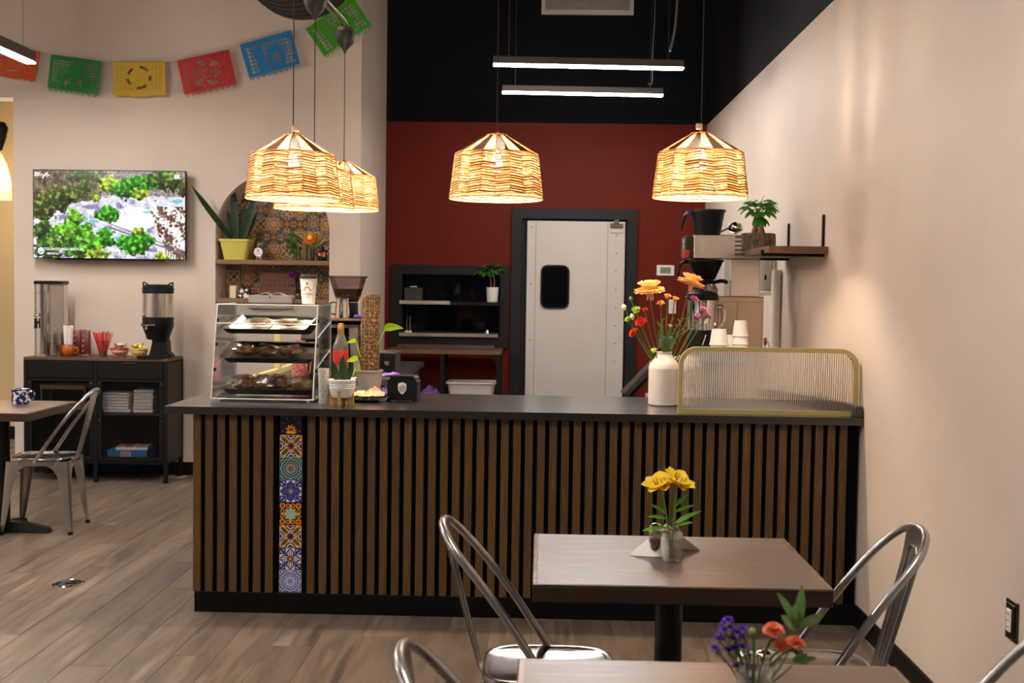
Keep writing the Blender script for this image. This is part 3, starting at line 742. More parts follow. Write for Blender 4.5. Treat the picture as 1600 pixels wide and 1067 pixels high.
for xx in (q0, q1-th):
    for s_, e_2 in (((xx+th/2, yf0, .012), (xx+th/2, yf1, hc)), ((xx+th/2, yf0, .012), (xx+th/2, yb, .012)), ((xx+th/2, yf1, hc), (xx+th/2, yb, hc)), ((xx+th/2, yb, .012), (xx+th/2, yb, hc))):
        MB().tube([s_, e_2], .0032, 4).build('polished_edge', acr_edge, pc)
    for k, zz in enumerate((.02, .16, .30)):
        MB().tube([(xx+th/2, yf0+.10, zz), (xx+th/2, yb-.03, zz+(.065 if k else .01))], .005, 4).build('tray_rail', acr_edge, pc)
    for zz in (.15, .27, .385): B(xx+.001, xx+th+.008, yf0+.08*zz/.4+.012, yf0+.08*zz/.4+.022, zz-.012, zz+.004, .002).build('hinge', black_plastic, pc)
for x_, z_, y_ in ((q0, .012, yf0), (q0, hc, yf1), (q0, hc-.09, yf1-.02)): MB().tube([(x_, y_, z_), (q1, y_, z_)], .0028, 4).build('polished_edge', acr_edge, pc)
for xx in (q0+.03, q1-.03):
    for yy in (yf0+.03, yb-.03): MB().lathe([(.008, 0), (.008, .008)], (xx, yy, 0), 10).build('foot', acr_edge, pc)
tray_m = M('black tray', (11, 11, 12), .35, spec=.4)
tray_lb = ['black tray lined with white paper on the top tier of the pastry case', 'bare black tray on the middle tier of the pastry case', 'black tray on the bottom tier of the pastry case']
bread = M('baked pastry', (206, 152, 98), .45, 0, var=[(172, 116, 68), (226, 184, 134)], scale=45, bump=.4)
wrap = clearmat('crinkled cellophane', (250, 248, 244), .12, .12)
for k, (zf, zb_) in enumerate(((1.262, 1.318), (1.122, 1.187), (.972, .982))):
    tr = thing('baking_tray', tray_lb[k], 'tray', ((q0+q1)/2, 5.63, zf), 0, 'pastry case trays'); tr.rotation_euler.x = math.atan2(zb_-zf, .31)
    def rr4(hx, y0_, y1_, r=.03): return rrect(-hx, hx, y0_, y1_, r, 4)
    R_ = [[Vector((x_, y_, z_)) for x_, y_ in rr4(hx, y0_, y1_)] for hx, y0_, y1_, z_ in ((.205, .012, .298, -.006), (.225, 0, .31, .02), (.232, -.007, .317, .021), (.221, .004, .306, .018), (.203, .014, .296, 0))]
    MB().rings(R_).build('pan', tray_m, tr, smooth=40)
    rnd = random.Random(11+k)
    if k == 0:
        ln = MB()
        for x0_, x1_ in ((-.19, -.01), (-.005, .215)):
            gr = [[Vector((x0_+(x1_-x0_)*i/8, .02+.27*j/4, .004+.012*abs(noise.noise(Vector((i*.6+x0_*9, j*.7, 1))))+(.045*max(0, abs(x0_+(x1_-x0_)*i/8)-.17)/.045))) for i in range(9)] for j in range(5)]
            ln.rings(gr, False, False, False)
        ln.build('paper_liner', white_paper, tr, smooth=60)
    spots_p = [[(-.06, .09), (.09, .08)], [(-.12, .1), (-.02, .09), (.1, .1)], [(-.13, .09), (-.04, .1), (.04, .13), (.15, .08)]][k]
    words_ = ['first', 'second', 'third', 'fourth']
    for i, (x_, y_) in enumerate(spots_p):
        loc = Matrix.Rotation(tr.rotation_euler.x, 3, 'X') @ Vector((x_, y_, .012+(.008 if k == 0 else 0))); loc += tr.location
        pt_ = thing('wrapped_pastry', 'cellophane-wrapped pastry, %s from the left on the %s tray' % (words_[i], ['top', 'middle', 'bottom'][k]), 'pastry', loc, rnd.uniform(-.6, .6), 'wrapped pastries in the case')
        hgt = (.016, .022, .03)[k]
        MB().ball((0, 0, hgt), .05, (1, .65, hgt/.05), 12, 8, None, .35, i*3.1+k).build('pastry', bread, pt_)
        cr = MB()
        for g in range(2):
            cr.ball((0, 0, hgt*1.05), .062, (1.08, .72, hgt/.052), 9, 6, Matrix.Rotation(.4*g, 3, 'Z'), .7, i*2.2+g*5+k)
        cr.build('cellophane', wrap, pt_, smooth=0)
# paper cup with lid and printed logo on the case
def cupwrap(vf, r_of_z, z0, face=-PI/2):
    mb = MB(); mb.add([((r_of_z(z0+y)+.0006)*math.cos(face+x/r_of_z(z0+y)), (r_of_z(z0+y)+.0006)*math.sin(face+x/r_of_z(z0+y)), z0+y) for x, y, z in vf[0]], vf[1]); return mb
p = P(482, 474, 5.72)
cup = thing('paper_cup', 'white paper coffee cup with black lid and printed A logo on the pastry case', 'cup', (p.x, 5.72, ZT+hc+.0065))
HC_ = .128
rz_ = lambda z: .030+(.042-.030)*z/HC_
MB().lathe([(.028, 0), (.030, 0), (.042, HC_), (.0435, HC_), (.0435, HC_+.003), (.04, HC_+.003)], n=32).build('body', white_paper, cup)
MB().lathe([(.0445, HC_-.004), (.0455, HC_), (.0455, HC_+.004), (.042, HC_+.006), (.040, HC_+.016), (.036, HC_+.016), (.034, HC_+.010)], n=32).build('lid', M('lid black', (40, 36, 34), .25), cup)
ink = M('dark ink', (40, 34, 60), .6)
cupwrap(T_A, rz_, .082).build('logo', ink, cup, smooth=0, recalc=False); cupwrap(T_ALT, rz_, .048).build('logo_text', ink, cup, smooth=0, recalc=False); cupwrap(T_CAFE, rz_, .034).build('logo_text', M('faded ink', (170, 150, 160), .6), cup, smooth=0, recalc=False)

# ================================================================== THINGS ON AND BEHIND THE COUNTER
soil = M('potting soil', (58, 44, 34), .9, 0, var=(88, 70, 52), scale=80, bump=.5)
snake_m = M('snake plant leaf', (27, 44, 25), .4, 0, var=[(48, 70, 40), (26, 42, 24)], scale=9, stretch=(2, 2, 8), contrast=(.4, .6))
def sword(mb, base, dirv, L, W, bend=.15, twist=(0, -1, 0)):
    mb.leaf(base, dirv, L, W, bend, 8, twist, fold=.35, prof=lambda t: (min(1, .55+t*1.6) if t < .6 else max(.02, 1-((t-.6)/.4)**1.7)), droop=False)
# small snake plant on a wooden stand
p = PZ(535, 632, ZT)
t = thing('potted_plant', 'small snake plant in white ribbed pot on a wooden stand', 'potted plant', (p.x, 5.46, ZT))
bam = M('bamboo wood', (190, 148, 92), .5, 0, var=(168, 124, 72), scale=12, stretch=(1, 1, 6))
st = MB()
for a_ in (-.1, PI/2-.1):
    R3 = Matrix.Rotation(a_, 3, 'Z'); pl = [(-.056, 0), (-.04, 0), (-.03, .014), (0, .022), (.03, .014), (.04, 0), (.056, 0), (.056, .075), (.048, .075), (.044, .032), (-.044, .032), (-.048, .075), (-.056, .075)]
    m_ = MB().prism(pl, -.006, .006, 'y'); m_.xf(R3.to_4x4()); st.add(m_.v, m_.f)
st.build('stand', bam, t, smooth=0)
MB().lathe([(.03, .034), (.045, .036), (.052, .048), (.058, .075), (.060, .080), (.0585, .083), (.061, .088), (.0595, .091), (.062, .096), (.0605, .099), (.063, .104), (.064, .118), (.060, .12), (.057, .112)], n=32).build('pot', white_gloss, t)
MB().lathe([(.057, .108), (.02, .112)], n=20).build('soil', soil, t)
for dx, dy, L, W, lean in ((.0, 0, .125, .034, (.02, 0, 1)), (-.022, 0, .10, .034, (-.25, -.1, 1)), (.024, 0, .095, .03, (.28, -.1, 1)), (.004, .02, .09, .028, (.08, .2, 1))):
    lf = MB(); sword(lf, (dx, dy, .108), lean, L, W); lf.build('leaf', snake_m, t, smooth=60)
# dotted tall cup beside the case
p = PZ(508, 630, ZT)
t = thing('tumbler', 'tall clear dotted tumbler between pastry case and small snake plant', 'tumbler', (p.x-.005, 5.50, ZT))
MB().lathe([(.020, 0), (.021, .002), (.026, .165), (.0245, .165), (.019, .006)], n=24).build('glass', M('frosted tumbler', (226, 218, 208), .3, trans=.35), t)
dm = MB()
for i in range(7):
    for j in range(6):
        a_ = 2*PI*(j+.5*(i % 2))/6; z_ = .014+i*.023; r_ = .0212+.005*z_/.165+.0003; dm.lathe([(.0026, 0), (.0026, .0006)], (r_*math.cos(a_), r_*math.sin(a_), z_), 8, rot=Matrix.Rotation(a_, 3, 'Z') @ Matrix.Rotation(PI/2, 3, 'Y'))
dm.build('dots', M('dot brown', (150, 116, 90), .5), t, kind='stuff')
# moss pole plant
t = thing('potted_plant', 'climbing plant with yellow-green leaves on a tall fibre pole in a clear pot', 'potted plant', (P(578, 600, 6.0).x, 5.98, ZT))
coir = M('coir fibre', (96, 70, 42), .9, 0, var=[(52, 36, 20), (150, 118, 80)], scale=70, bump=.9, contrast=(.35, .65))
pole = MB(); rs_ = []
for i in range(30):
    z_ = .06+i*(.51-.06)/29; rs_.append([Vector((.046*(1+.10*noise.noise(Vector((math.cos(2*PI*j/20)*3, math.sin(2*PI*j/20)*3, z_*60))))*math.cos(2*PI*j/20)+.012*z_, .046*(1+.10*noise.noise(Vector((math.cos(2*PI*j/20)*3, 5, z_*60))))*math.sin(2*PI*j/20), z_)) for j in range(20)])
pole.rings(rs_); pole.build('fibre_pole', coir, t, smooth=0)
net = MB()
for i in range(22): net.tube([(.049*math.cos(2*PI*j/16)+.012*(.08+i*.02), .049*math.sin(2*PI*j/16), .08+i*.02+.004*math.sin(j*1.7+i)) for j in range(16)], .0007, 4, True)
for j in range(12): net.tube([(.049*math.cos(2*PI*j/12)+.001, .049*math.sin(2*PI*j/12), .07), (.049*math.cos(2*PI*j/12)+.0062, .049*math.sin(2*PI*j/12), .51)], .0007, 4)
net.build('netting', M('jute', (150, 116, 74), .9), t, kind='stuff')
MB().tube([(.05*math.cos(2*PI*j/20), .05*math.sin(2*PI*j/20), .108+.004*math.sin(j)) for j in range(20)], .006, 6, True).build('tie', M('green tie', (40, 74, 36), .6), t)
MB().lathe([(.050, 0), (.054, .003), (.066, .118), (.070, .12), (.070, .128), (.066, .128), (.05, .01)], n=28).build('pot', M('cloudy pot plastic', (196, 186, 178), .35, trans=.45), t)
MB().lathe([(.046, .006), (.058, .085), (.02, .092)], n=24).build('soil', M('dark bark soil', (64, 50, 46), .9, 0, var=(120, 102, 96), scale=60, bump=.6), t)
lime = M('lime leaf', (168, 200, 34), .4, 0, var=(140, 184, 40), scale=14, transl=.35)
tocam = Vector((.3, -1, .2))
for bx, bz, dx, dz, L, W in ((.05, .30, .7, .75, .115, .05), (-.05, .105, -.9, -.2, .075, .055), (-.04, .15, -.8, .5, .06, .04), (-.05, .24, -.6, .45, .05, .03)):
    lf = MB(); b0 = Vector((bx+(.03 if dx > 0 else -.015), -.035, bz+.03)); lf.leaf(b0, (dx, -.25, dz), L, W, 1.3, 8, tocam, fold=.2); lf.build('leaf', lime, t, smooth=60)
    MB().tube([Vector((bx*.8, -.03, bz-.05)), b0], .0025, 5).build('petiole', M('lime stem', (150, 170, 60), .5), t)
lf = MB(); lf.leaf((-.135, -.12, .10), (.3, -.2, .6), .085, .075, .6, 8, (0, -1, .3), fold=.15); lf.build('leaf', lime, t, smooth=60)
MB().tube(spline([(-.04, -.02, .12), (-.1, -.09, .13), (-.135, -.12, .10)], 4), .0025, 5).build('petiole', MATS['lime stem'], t)
# patterned plate with folded fabric
p = PZ(577, 624, ZT)
t = thing('plate', 'black and white patterned oval plate holding a crumpled scarf', 'plate', (p.x, 5.66, ZT))
MB().lathe([(.055, 0), (.06, .002), (.118, .028), (.120, .031), (.116, .031), (.056, .005)], n=40, sy=.8).build('dish', M('plate black', (18, 17, 18), .2), t)
zz_ = MB(); rnd = random.Random(5)
for i in range(46):
    a_ = 2*PI*i/46
    zz_.tube([((.078+.034*q_)*math.cos(a_+.05*math.sin(q_*9+i)), .8*(.078+.034*q_)*math.sin(a_+.05*math.sin(q_*9+i)), .0095+.0165*q_-.0012) for q_ in (0, .35, .7, 1)], .0022, 4)
zz_.build('pattern', M('plate white', (226, 220, 210), .25), t, kind='stuff')
fab = thing('scarf', 'crumpled peach and orange scarf lying on the patterned plate', 'scarf', (p.x-.005, 5.66, ZT+.012))
def cloth(mb, sx, sy, h, seed, nx=18, ny=12, fall=1.0):
    g = []
    for j in range(ny+1):
        row = []
        for i in range(nx+1):
            u, v = i/nx*2-1, j/ny*2-1; e_ = max(0, 1-(u*u+v*v)*.8)
            row.append(Vector((u*sx, v*sy, h*e_**.6*(.75+.5*noise.noise(Vector((u*2.3+seed, v*2.3, seed))))+.004)))
        g.append(row)
    mb.rings(g, False, False, False)
for i, (ox, sx, h, c1, c2) in enumerate(((-.04, .055, .045, (240, 206, 150), (228, 176, 128)), (.042, .05, .062, (222, 120, 84), (244, 196, 160)))):
    c_ = MB(); cloth(c_, sx, .055, h, 3.3+i*4); c_.xf(Matrix.Translation((ox, 0, 0))); c_.build('fold', M('scarf %d' % i, c1, .8, 0, var=c2, scale=26, contrast=(.42, .58)), fab, smooth=70)
# black card terminal with emblem
p = PZ(631, 626, ZT)
t = thing('tip_box', 'black angular box with white crest emblem on the counter', 'box', (p.x, 5.70, ZT), -.05)
pl = [(-.072, 0), (.072, 0), (.072, .095), (.052, .118), (-.052, .118), (-.072, .098)]
MB().prism(pl, -.05, .06, 'y').build('body', M('matte box black', (11, 11, 12), .5, spec=.3), t, smooth=0)
MB().prism([(-.066, .112), (.066, .112), (.05, .124), (-.05, .124)], -.05, .06, 'y').build('lid', M('box lid', (24, 23, 24), .45, spec=.3), t, smooth=0)
em = [(-.018, .026), (-.01, .028), (0, .033), (.01, .028), (.018, .026), (.021, .012), (.019, -.006), (.010, -.02), (0, -.027), (-.010, -.02), (-.019, -.006), (-.021, .012)]
eo = MB().prism([(a_*1.0, b_+.062) for a_, b_ in em], -.0525, -.0502, 'y').build('crest', M('crest silver', (216, 210, 204), .45), t, smooth=0)
rg = MB()
for k, r_ in enumerate((.014, .008)): rg.tube([(r_*math.cos(2*PI*j/16), -.0532, .066+r_*1.1*math.sin(2*PI*j/16)) for j in range(16)], .0011, 4, True)
rg.tube([(-.012, -.0532, .05), (-.004, -.0532, .066), (.006, -.0532, .06), (.012, -.0532, .078)], .0012, 4)
rg.build('crest_relief', M('crest grey', (150, 144, 140), .5), eo)
tag(MB().tube(spline([(p.x-.075, 5.64, ZT+.006), (p.x-.03, 5.615, ZT+.005), (p.x+.03, 5.622, ZT+.005), (p.x+.045, 5.63, ZT+.005)], 5), .004, 6).build('cable', black_plastic), 'short black cable lying before the crest box', 'cable')
# ribbed vase
vs = thing('vase', 'white ceramic bottle vase with fine horizontal ribs beside the glass screen', 'vase', (P(1036.5, 600, 5.70).x, 5.70, ZT))
pf = [(.062, 0), (.070, .003), (.0715, .008)]
for k in range(38):
    z_ = .012+k*.0045; pf += [(.0722, z_), (.0713, z_+.0025)]
pf += [(.0705, .19), (.066, .204), (.056, .218), (.046, .229), (.040, .237), (.0375, .244), (.0375, .253), (.039, .257), (.036, .258), (.033, .25), (.034, .2)]
MB().lathe(pf, n=40).build('body', M('bisque white', (222, 212, 202), .55), vs, smooth=60)
# flowers standing in the vase
vo = vs.location
def VP_(px, py, dy=0.0): return P(px, py, 5.70+dy)
def stemline(root_, name, a, b, m, r=.0026, bow=.02, seed=0):
    a, b = Vector(a), Vector(b); mid = (a+b)/2+Vector((bow, 0, .02)); MB().tube(spline([a, mid, b], 5), r, 6).build(name, m, root_)
def ruffle(mb, c, r, n, seed, flat=.7, petL=.9, petW=.8, axis=None, cup=.3):
    rnd = random.Random(seed); c = Vector(c)
    for i in range(n):
        u = i/n; el = (.1+1.25*u); az = i*2.39996
        d = Vector((math.cos(az)*math.cos(el), math.sin(az)*math.cos(el), math.sin(el)*flat))
        if axis is not None: d = axis @ d
        nr_ = (axis @ Vector((0, 0, 1))) if axis is not None else Vector((0, 0, 1))
        mb.leaf(c, d+Vector((rnd.uniform(-.15, .15),)*3), r*petL*(1.05-.35*u), r*petW*(.75+.3*rnd.random()), cup, 3, nr_, fold=.5*rnd.random(), prof=lambda t: .25+.85*t-.35*max(0, t-.75)*2)
mouth = vo+Vector((0, 0, .235))
def flower_thing(name, label, cat, px, py, dy, r, col, kind, lean=(0, 0, 1), group='flowers in the ribbed vase', col2=None, stem=True, bow=.015, base=None, stem_m=None):
    h = P(px, py, 5.70+dy) if not isinstance(px, Vector) else px
    t = thing(name, label, cat, base if base is not None else mouth, 0, group); L = h-Vector(t.location)
    ax = Vector((0, 0, 1)).rotation_difference(Vector(lean)).to_matrix()
    fm = M('petal '+str(col), col, .55, 0, var=col2 or tuple(min(255, int(v*1.12)) for v in col), scale=60, transl=.3)
    mb = MB()
    if kind == 'mum':
        for ring, (n, el, pl) in enumerate(((26, -.05, 1.0), (24, .12, .97), (22, .32, .9), (18, .55, .8), (14, .8, .66), (8, 1.1, .5))):
            for i in range(n):
                az = 2*PI*(i+.5*ring)/n; d = ax @ Vector((math.cos(az)*math.cos(el), math.sin(az)*math.cos(el), math.sin(el)))
                mb.leaf(L, d, r*pl*random.uniform(.92, 1.06), r*.26, -.35 if ring > 1 else .2, 4, ax @ Vector((0, 0, 1)), fold=.5, prof=lambda t: .5+.6*t-.5*max(0, t-.7)*2)
        heart = MB().ball(L+ax @ Vector((0, 0, r*.22)), r*.5, (1, 1, .75), 14, 8, ax, .25, 2.0)
        mb.build('petals', fm, t, smooth=60, kind='stuff'); heart.build('heart', M('mum heart', (244, 196, 70), .6, 0, var=(250, 210, 100), scale=120, bump=.8), t)
        for i in range(3):
            dp = MB(); dp.leaf(L+Vector((random.uniform(-.01, .01), -.012, 0)), (random.uniform(-.3, .3), -.2, -1), r*.75, r*.2, .3, 4, (0, -1, 0), fold=.4); dp.build('hanging_petal', fm, t, smooth=60)
    elif kind == 'ruffle':
        ruffle(mb, L, r, 26, int(px*7 if not isinstance(px, Vector) else px.x*1000), axis=ax); mb.build('petals', fm, t, smooth=60, kind='stuff')
        MB().lathe([(r*.12, -r*.95), (r*.34, -r*.6), (r*.36, -r*.1), (r*.3, 0)], L, 10, rot=ax).build('calyx', stem_green, t)
    elif kind == 'button':
        ruffle(mb, L, r, 18, int(px*3), axis=ax, petL=.85, cup=-.5); mb.build('petals', fm, t, smooth=60, kind='stuff')
        MB().ball(L, r*.6, (1, 1, .8), 10, 6, ax, .3, 1.0).build('heart', fm, t)
    elif kind == 'bud':
        MB().lathe([(r*.2, -r*1.3), (r*.8, -r*.5), (r, .1*r), (r*.7, r*.9), (r*.1, r*1.4)], L, 10, rot=ax).build('bud', fm, t)
    if stem: stemline(t, 'stem', (0, 0, -.12 if base is None else 0), L-ax @ Vector((0, 0, r*.5)), stem_m or stem_green, bow=bow)
    return t
fl = [('chrysanthemum', 'large golden chrysanthemum leaning over the vase on the door side', 1015, 452, -.02, .074, (250, 214, 140), 'mum', (-.1, -.15, 1), (246, 196, 140)),
      ('chrysanthemum', 'large peach chrysanthemum tilted toward the brewer above the vase', 1080, 441, .02, .066, (248, 200, 134), 'mum', (.35, .1, 1), (242, 182, 128)),
      ('carnation', 'small apricot blossom at the middle of the bouquet, topmost of the apricot ones', 1043, 464, -.03, .022, (240, 174, 84), 'button', (0, -.5, 1), None),
      ('carnation', 'small apricot blossom right beside the topmost apricot one', 1055, 468, -.02, .022, (236, 168, 80), 'button', (.3, -.4, 1), None),
      ('carnation', 'small apricot blossom below the golden chrysanthemum', 1032, 474, -.04, .022, (238, 170, 90), 'ruffle', (-.2, -.4, 1), None),
      ('carnation', 'tiny peach blossom low over the vase mouth', 1047, 510, -.04, .014, (238, 172, 120), 'button', (.1, -.6, 1), None),
      ('carnation', 'lime green button blossom on the door side of the vase', 994, 486, -.03, .028, (176, 204, 80), 'button', (-.3, -.7, .7), None),
      ('carnation', 'lime green button blossom lowest toward the door', 981, 500, -.01, .022, (170, 200, 84), 'button', (-.6, -.5, .7), None),
      ('carnation', 'lime green blossom tucked at the vase mouth', 1022, 548, -.05, .018, (196, 204, 116), 'button', (-.4, -.7, .6), None),
      ('carnation', 'small red blossom highest of the red ones, next to the lime button', 1008, 485, -.01, .019, (214, 66, 44), 'button', (0, -.5, 1), None),
      ('carnation', 'red double blossom at the middle of the red cluster', 1001, 503, -.04, .034, (204, 52, 40), 'ruffle', (-.3, -.6, .8), None),
      ('carnation', 'red blossom lowest toward the black door frame', 990, 520, -.03, .028, (210, 60, 52), 'ruffle', (-.8, -.4, .6), None),
      ('carnation', 'pink blossom highest of the pink ones beside the brewer', 1084, 468, -.01, .028, (214, 116, 180), 'ruffle', (.3, -.3, 1), None),
      ('carnation', 'pink blossom in the middle of the pink spray', 1098, 484, -.02, .024, (210, 112, 176), 'ruffle', (.5, -.3, 1), None),
      ('carnation', 'pink blossom at the outer end of the pink spray', 1105, 493, -.03, .024, (206, 106, 170), 'ruffle', (.7, -.3, .7), None),
      ('carnation', 'pink blossom lowest in the pink spray', 1090, 494, -.02, .02, (210, 120, 178), 'ruffle', (.3, -.6, .6), None),
      ('flower_bud', 'cream bud at the outermost door side tip of the bouquet', 975, 480, -.01, .012, (226, 222, 190), 'bud', (-.4, 0, 1), None),
      ('flower_bud', 'green bud standing highest on the door side', 986, 467, 0, .010, (130, 156, 90), 'bud', (-.2, 0, 1), None),
      ('flower_bud', 'cream bud between the two lime blossoms', 988, 495, -.03, .012, (228, 222, 196), 'bud', (-.3, 0, 1), None)]
for nm, lb, px, py, dy, r, c_, kd, ln_, c2 in fl: flower_thing(nm, lb, 'flower', px, py, dy, r, c_, kd, ln_, col2=c2, bow=(px-1036)/4000)
gz = thing('greenery', 'thin green leafy sprigs filling the vase bouquet', 'greenery', mouth, 0); rnd = random.Random(9)
for i in range(13):
    e2 = Vector((rnd.uniform(-.11, .13), rnd.uniform(-.05, .05), rnd.uniform(.08, .2))); MB().tube(spline([(0, 0, -.08), e2*.5+Vector((0, 0, .02)), e2], 4), .0022, 5).build('sprig', stem_green, gz)
    lf = MB()
    for k in range(4): lf.leaf(e2*(.45+.17*k), (rnd.uniform(-1, 1), rnd.uniform(-.6, .3), .6), .03, .007, .4, 4, (0, -1, 0))
    lf.build('leaves', leaf_green, gz, smooth=60, kind='stuff')
# ---------------------------------------------------------------- back bar on the kitchen side of the warm white wall
bb = thing('back_counter', 'dark back counter along the warm white wall behind the glass screen', 'counter', (0, 0, 0)); ZR = .905
MB().prism([(.63, 6.28), (1.42, 6.28), (1.42, 9.6), (.98, 9.6), (.98, 6.76), (.63, 6.76)], .1, ZR-.041).build('body', M('dark laminate', (52, 42, 36), .5), bb, smooth=0); MB().prism([(.60, 6.25), (1.43, 6.25), (1.43, 9.62), (.95, 9.62), (.95, 6.78), (.60, 6.78)], ZR-.04, ZR).build('top', M('counter grey laminate', (150, 136, 124), .35), bb, smooth=0); MB().prism([(.68, 6.33), (1.4, 6.33), (1.4, 9.55), (1.03, 9.55), (1.03, 6.7), (.68, 6.7)], 0, .1).build('plinth', black_trim, bb, smooth=0)
for k in range(4): B(.966, .98, 6.8+k*.69, 7.47+k*.69, .12, ZR-.06, .002).build('cabinet_door', M('dark laminate', (52, 42, 36), .5), bb)
# coffee brewer facing the aisle
Yb_ = 6.82; sx_ = lambda px: P(px, 430, Yb_).x; sz_ = lambda py, px=1110: P(px, py, Yb_).z
br = thing('coffee_brewer', 'stainless coffee brewer with black brew basket and red switch', 'coffee brewer', (0, Yb_, 0))
zt_, zb2 = sz_(368), sz_(405)
B(sx_(1079), sx_(1182), -.12, .12, zb2, zt_, .004).build('head', steel, br)
B(sx_(1067), sx_(1079), -.115, .115, zb2+.004, zt_-.008, .003).build('control_panel', M('panel black', (28, 26, 26), .35), br)
for k, (zz, c_) in enumerate(((.72, (210, 206, 200)), (.5, (196, 190, 186)))): B(sx_(1067)-.006, sx_(1067)-.0002, -.06, -.02, zb2+(zt_-zb2)*zz-.012, zb2+(zt_-zb2)*zz+.012, .002).build('button', M('button %d' % k, c_, .4), br)
B(sx_(1067)-.008, sx_(1067)+.02, -.12, -.05, zb2+.004, zb2+.05, .003).build('red_switch', M('switch red', (196, 50, 36), .4), br)
for k in range(5):
    zz = zb2+.022+k*.024; B(sx_(1142), sx_(1158), -.1225, -.1205, zz, zz+.009).build('louvre', M('louvre dark', (96, 86, 78), .4, .6), br)
B(sx_(1136), sx_(1182), -.11, .11, ZR+.005, zb2, .004).build('column', steel, br)
B(sx_(1076), sx_(1182), -.115, .115, ZR, ZR+.05, .004).build('base', steel, br)
def basket(par, x_, z1, z0, r1, r0, nm='brew_basket', hand=True):
    o = MB().lathe([(r0*.6, z0-.0), (r0, z0), (r1, z1-.012), (r1+.006, z1-.010), (r1+.006, z1), (r1-.004, z1), (r0-.004, z0+.006)], (x_, 0, 0), 28).build(nm, black_plastic, par)
    if hand: MB().tube(spline([(x_-r1, 0, z1-.012), (x_-r1-.035, 0, z1-.02), (x_-r1-.05, 0, z1-.05), (x_-r1-.062, 0, z1-.105)], 5), .011, 8).build('handle', black_plastic, o)
    return o
basket(br, sx_(1102), zb2-.004, sz_(437), .098, .055)
# basket standing on the brewer
t = thing('brew_basket', 'black brew basket with blue-tipped handle standing on the coffee brewer', 'brew basket', (sx_(1104), Yb_, zt_))
bk = MB().lathe([(.05, .0), (.072, .0), (.095, .13), (.102, .132), (.102, .145), (.092, .145), (.068, .008)], (0, 0, 0), 28).build('bowl', black_plastic, t)
MB().tube(spline([(-.097, 0, .125), (-.125, 0, .115), (-.138, 0, .08), (-.15, 0, .035)], 5), .011, 8).build('handle', black_plastic, t); B(-.122, -.098, -.016, .016, .112, .14, .004).build('blue_clip', M('blue clip', (52, 60, 168), .4), t)
t = thing('scoop', 'small shiny metal scoop lying on the brewer behind the basket', 'scoop', (sx_(1140), Yb_, zt_))
MB().tube([(-.075, 0, .012), (.0, 0, .05)], .005, 6).build('handle', chrome, t); MB().ball((.03, 0, .045), .036, (1.2, .9, .9), 14, 8, None, .2, 3).build('bowl', chrome, t)
# thermal urn under the brewer
t = thing('coffee_urn', 'cylindrical steel coffee urn with black label band below the brew basket', 'urn', (P(1096, 500, 6.6).x, 6.58, ZR))
zz = lambda py: P(1096, py, 6.58).z-ZR
MB().lathe([(.075, 0), (.082, .004), (.082, zz(545)), (.081, zz(540)), (.081, zz(470)), (.084, zz(468)), (.084, zz(460)), (.06, zz(456))], n=32).build('body', chrome, t)
MB().lathe([(.0835, zz(545)), (.0838, zz(543)), (.0838, zz(517)), (.083, zz(515))], n=32).build('label_band', black_plastic, t)
MB().lathe([(.0835, zz(469)), (.086, zz(467)), (.086, zz(459)), (.05, zz(454))], n=32).build('lid', black_plastic, t)
MB().tube(spline([(.082, -.02, zz(478)), (.115, -.03, zz(480)), (.118, -.03, zz(500)), (.09, -.02, zz(512))], 5), .007, 6).build('handle', chrome, t)
MB().tube([(-.006, -.0845, zz(538)), (.004, -.0845, zz(530)), (.012, -.0845, zz(522))], .0022, 4).build('label_mark', white_paper, t)
# glass decanter on the urn
t = thing('decanter', 'glass coffee decanter with black handle and collar stacked above the urn', 'decanter', (P(1100, 450, 6.72).x, 6.74, P(1100, 462, 6.74).z))
B(-.09, .11, -.1, .1, -.012, 0, .003).build('warmer_plate', chrome, t)
MB().lathe([(.05, 0), (.078, .012), (.082, .035), (.07, .06), (.05, .075)], n=26).build('bowl', clearmat('decanter glass', (214, 206, 198), .2, .04), t)
MB().lathe([(.052, .066), (.058, .072), (.056, .09), (.03, .094)], n=22).build('collar', black_plastic, t)
MB().tube(spline([(.05, -.02, .075), (.1, -.03, .085), (.13, -.03, .075)], 5), .011, 8).build('handle', black_plastic, t)
# steel cabinet box behind the cups
t = thing('steel_box', 'brushed steel box standing behind the stacked white cups', 'steel box', (0, 6.65, ZR))
x0_, x1_ = P(1121, 500, 6.6).x, P(1193, 500, 6.6).x; zh = P(1150, 463, 6.6).z-ZR
warm_steel = M('warm brushed steel', (196, 176, 156), .32, 1.0, bump=.05, scale=50, stretch=(1, 1, .05))
B(x0_+.001, x1_, -.045, .045, 0, zh, .004).build('body', warm_steel, t); B(x0_+.02, x1_-.012, -.049, -.0452, .012, zh-.03, .002).build('front_panel', warm_steel, t); B(x0_+(x1_-x0_)*.42, x0_+(x1_-x0_)*.42+.003, -.0505, -.0492, .012, zh-.03).build('panel_joint', M('joint', (110, 96, 84), .4, .8), t)
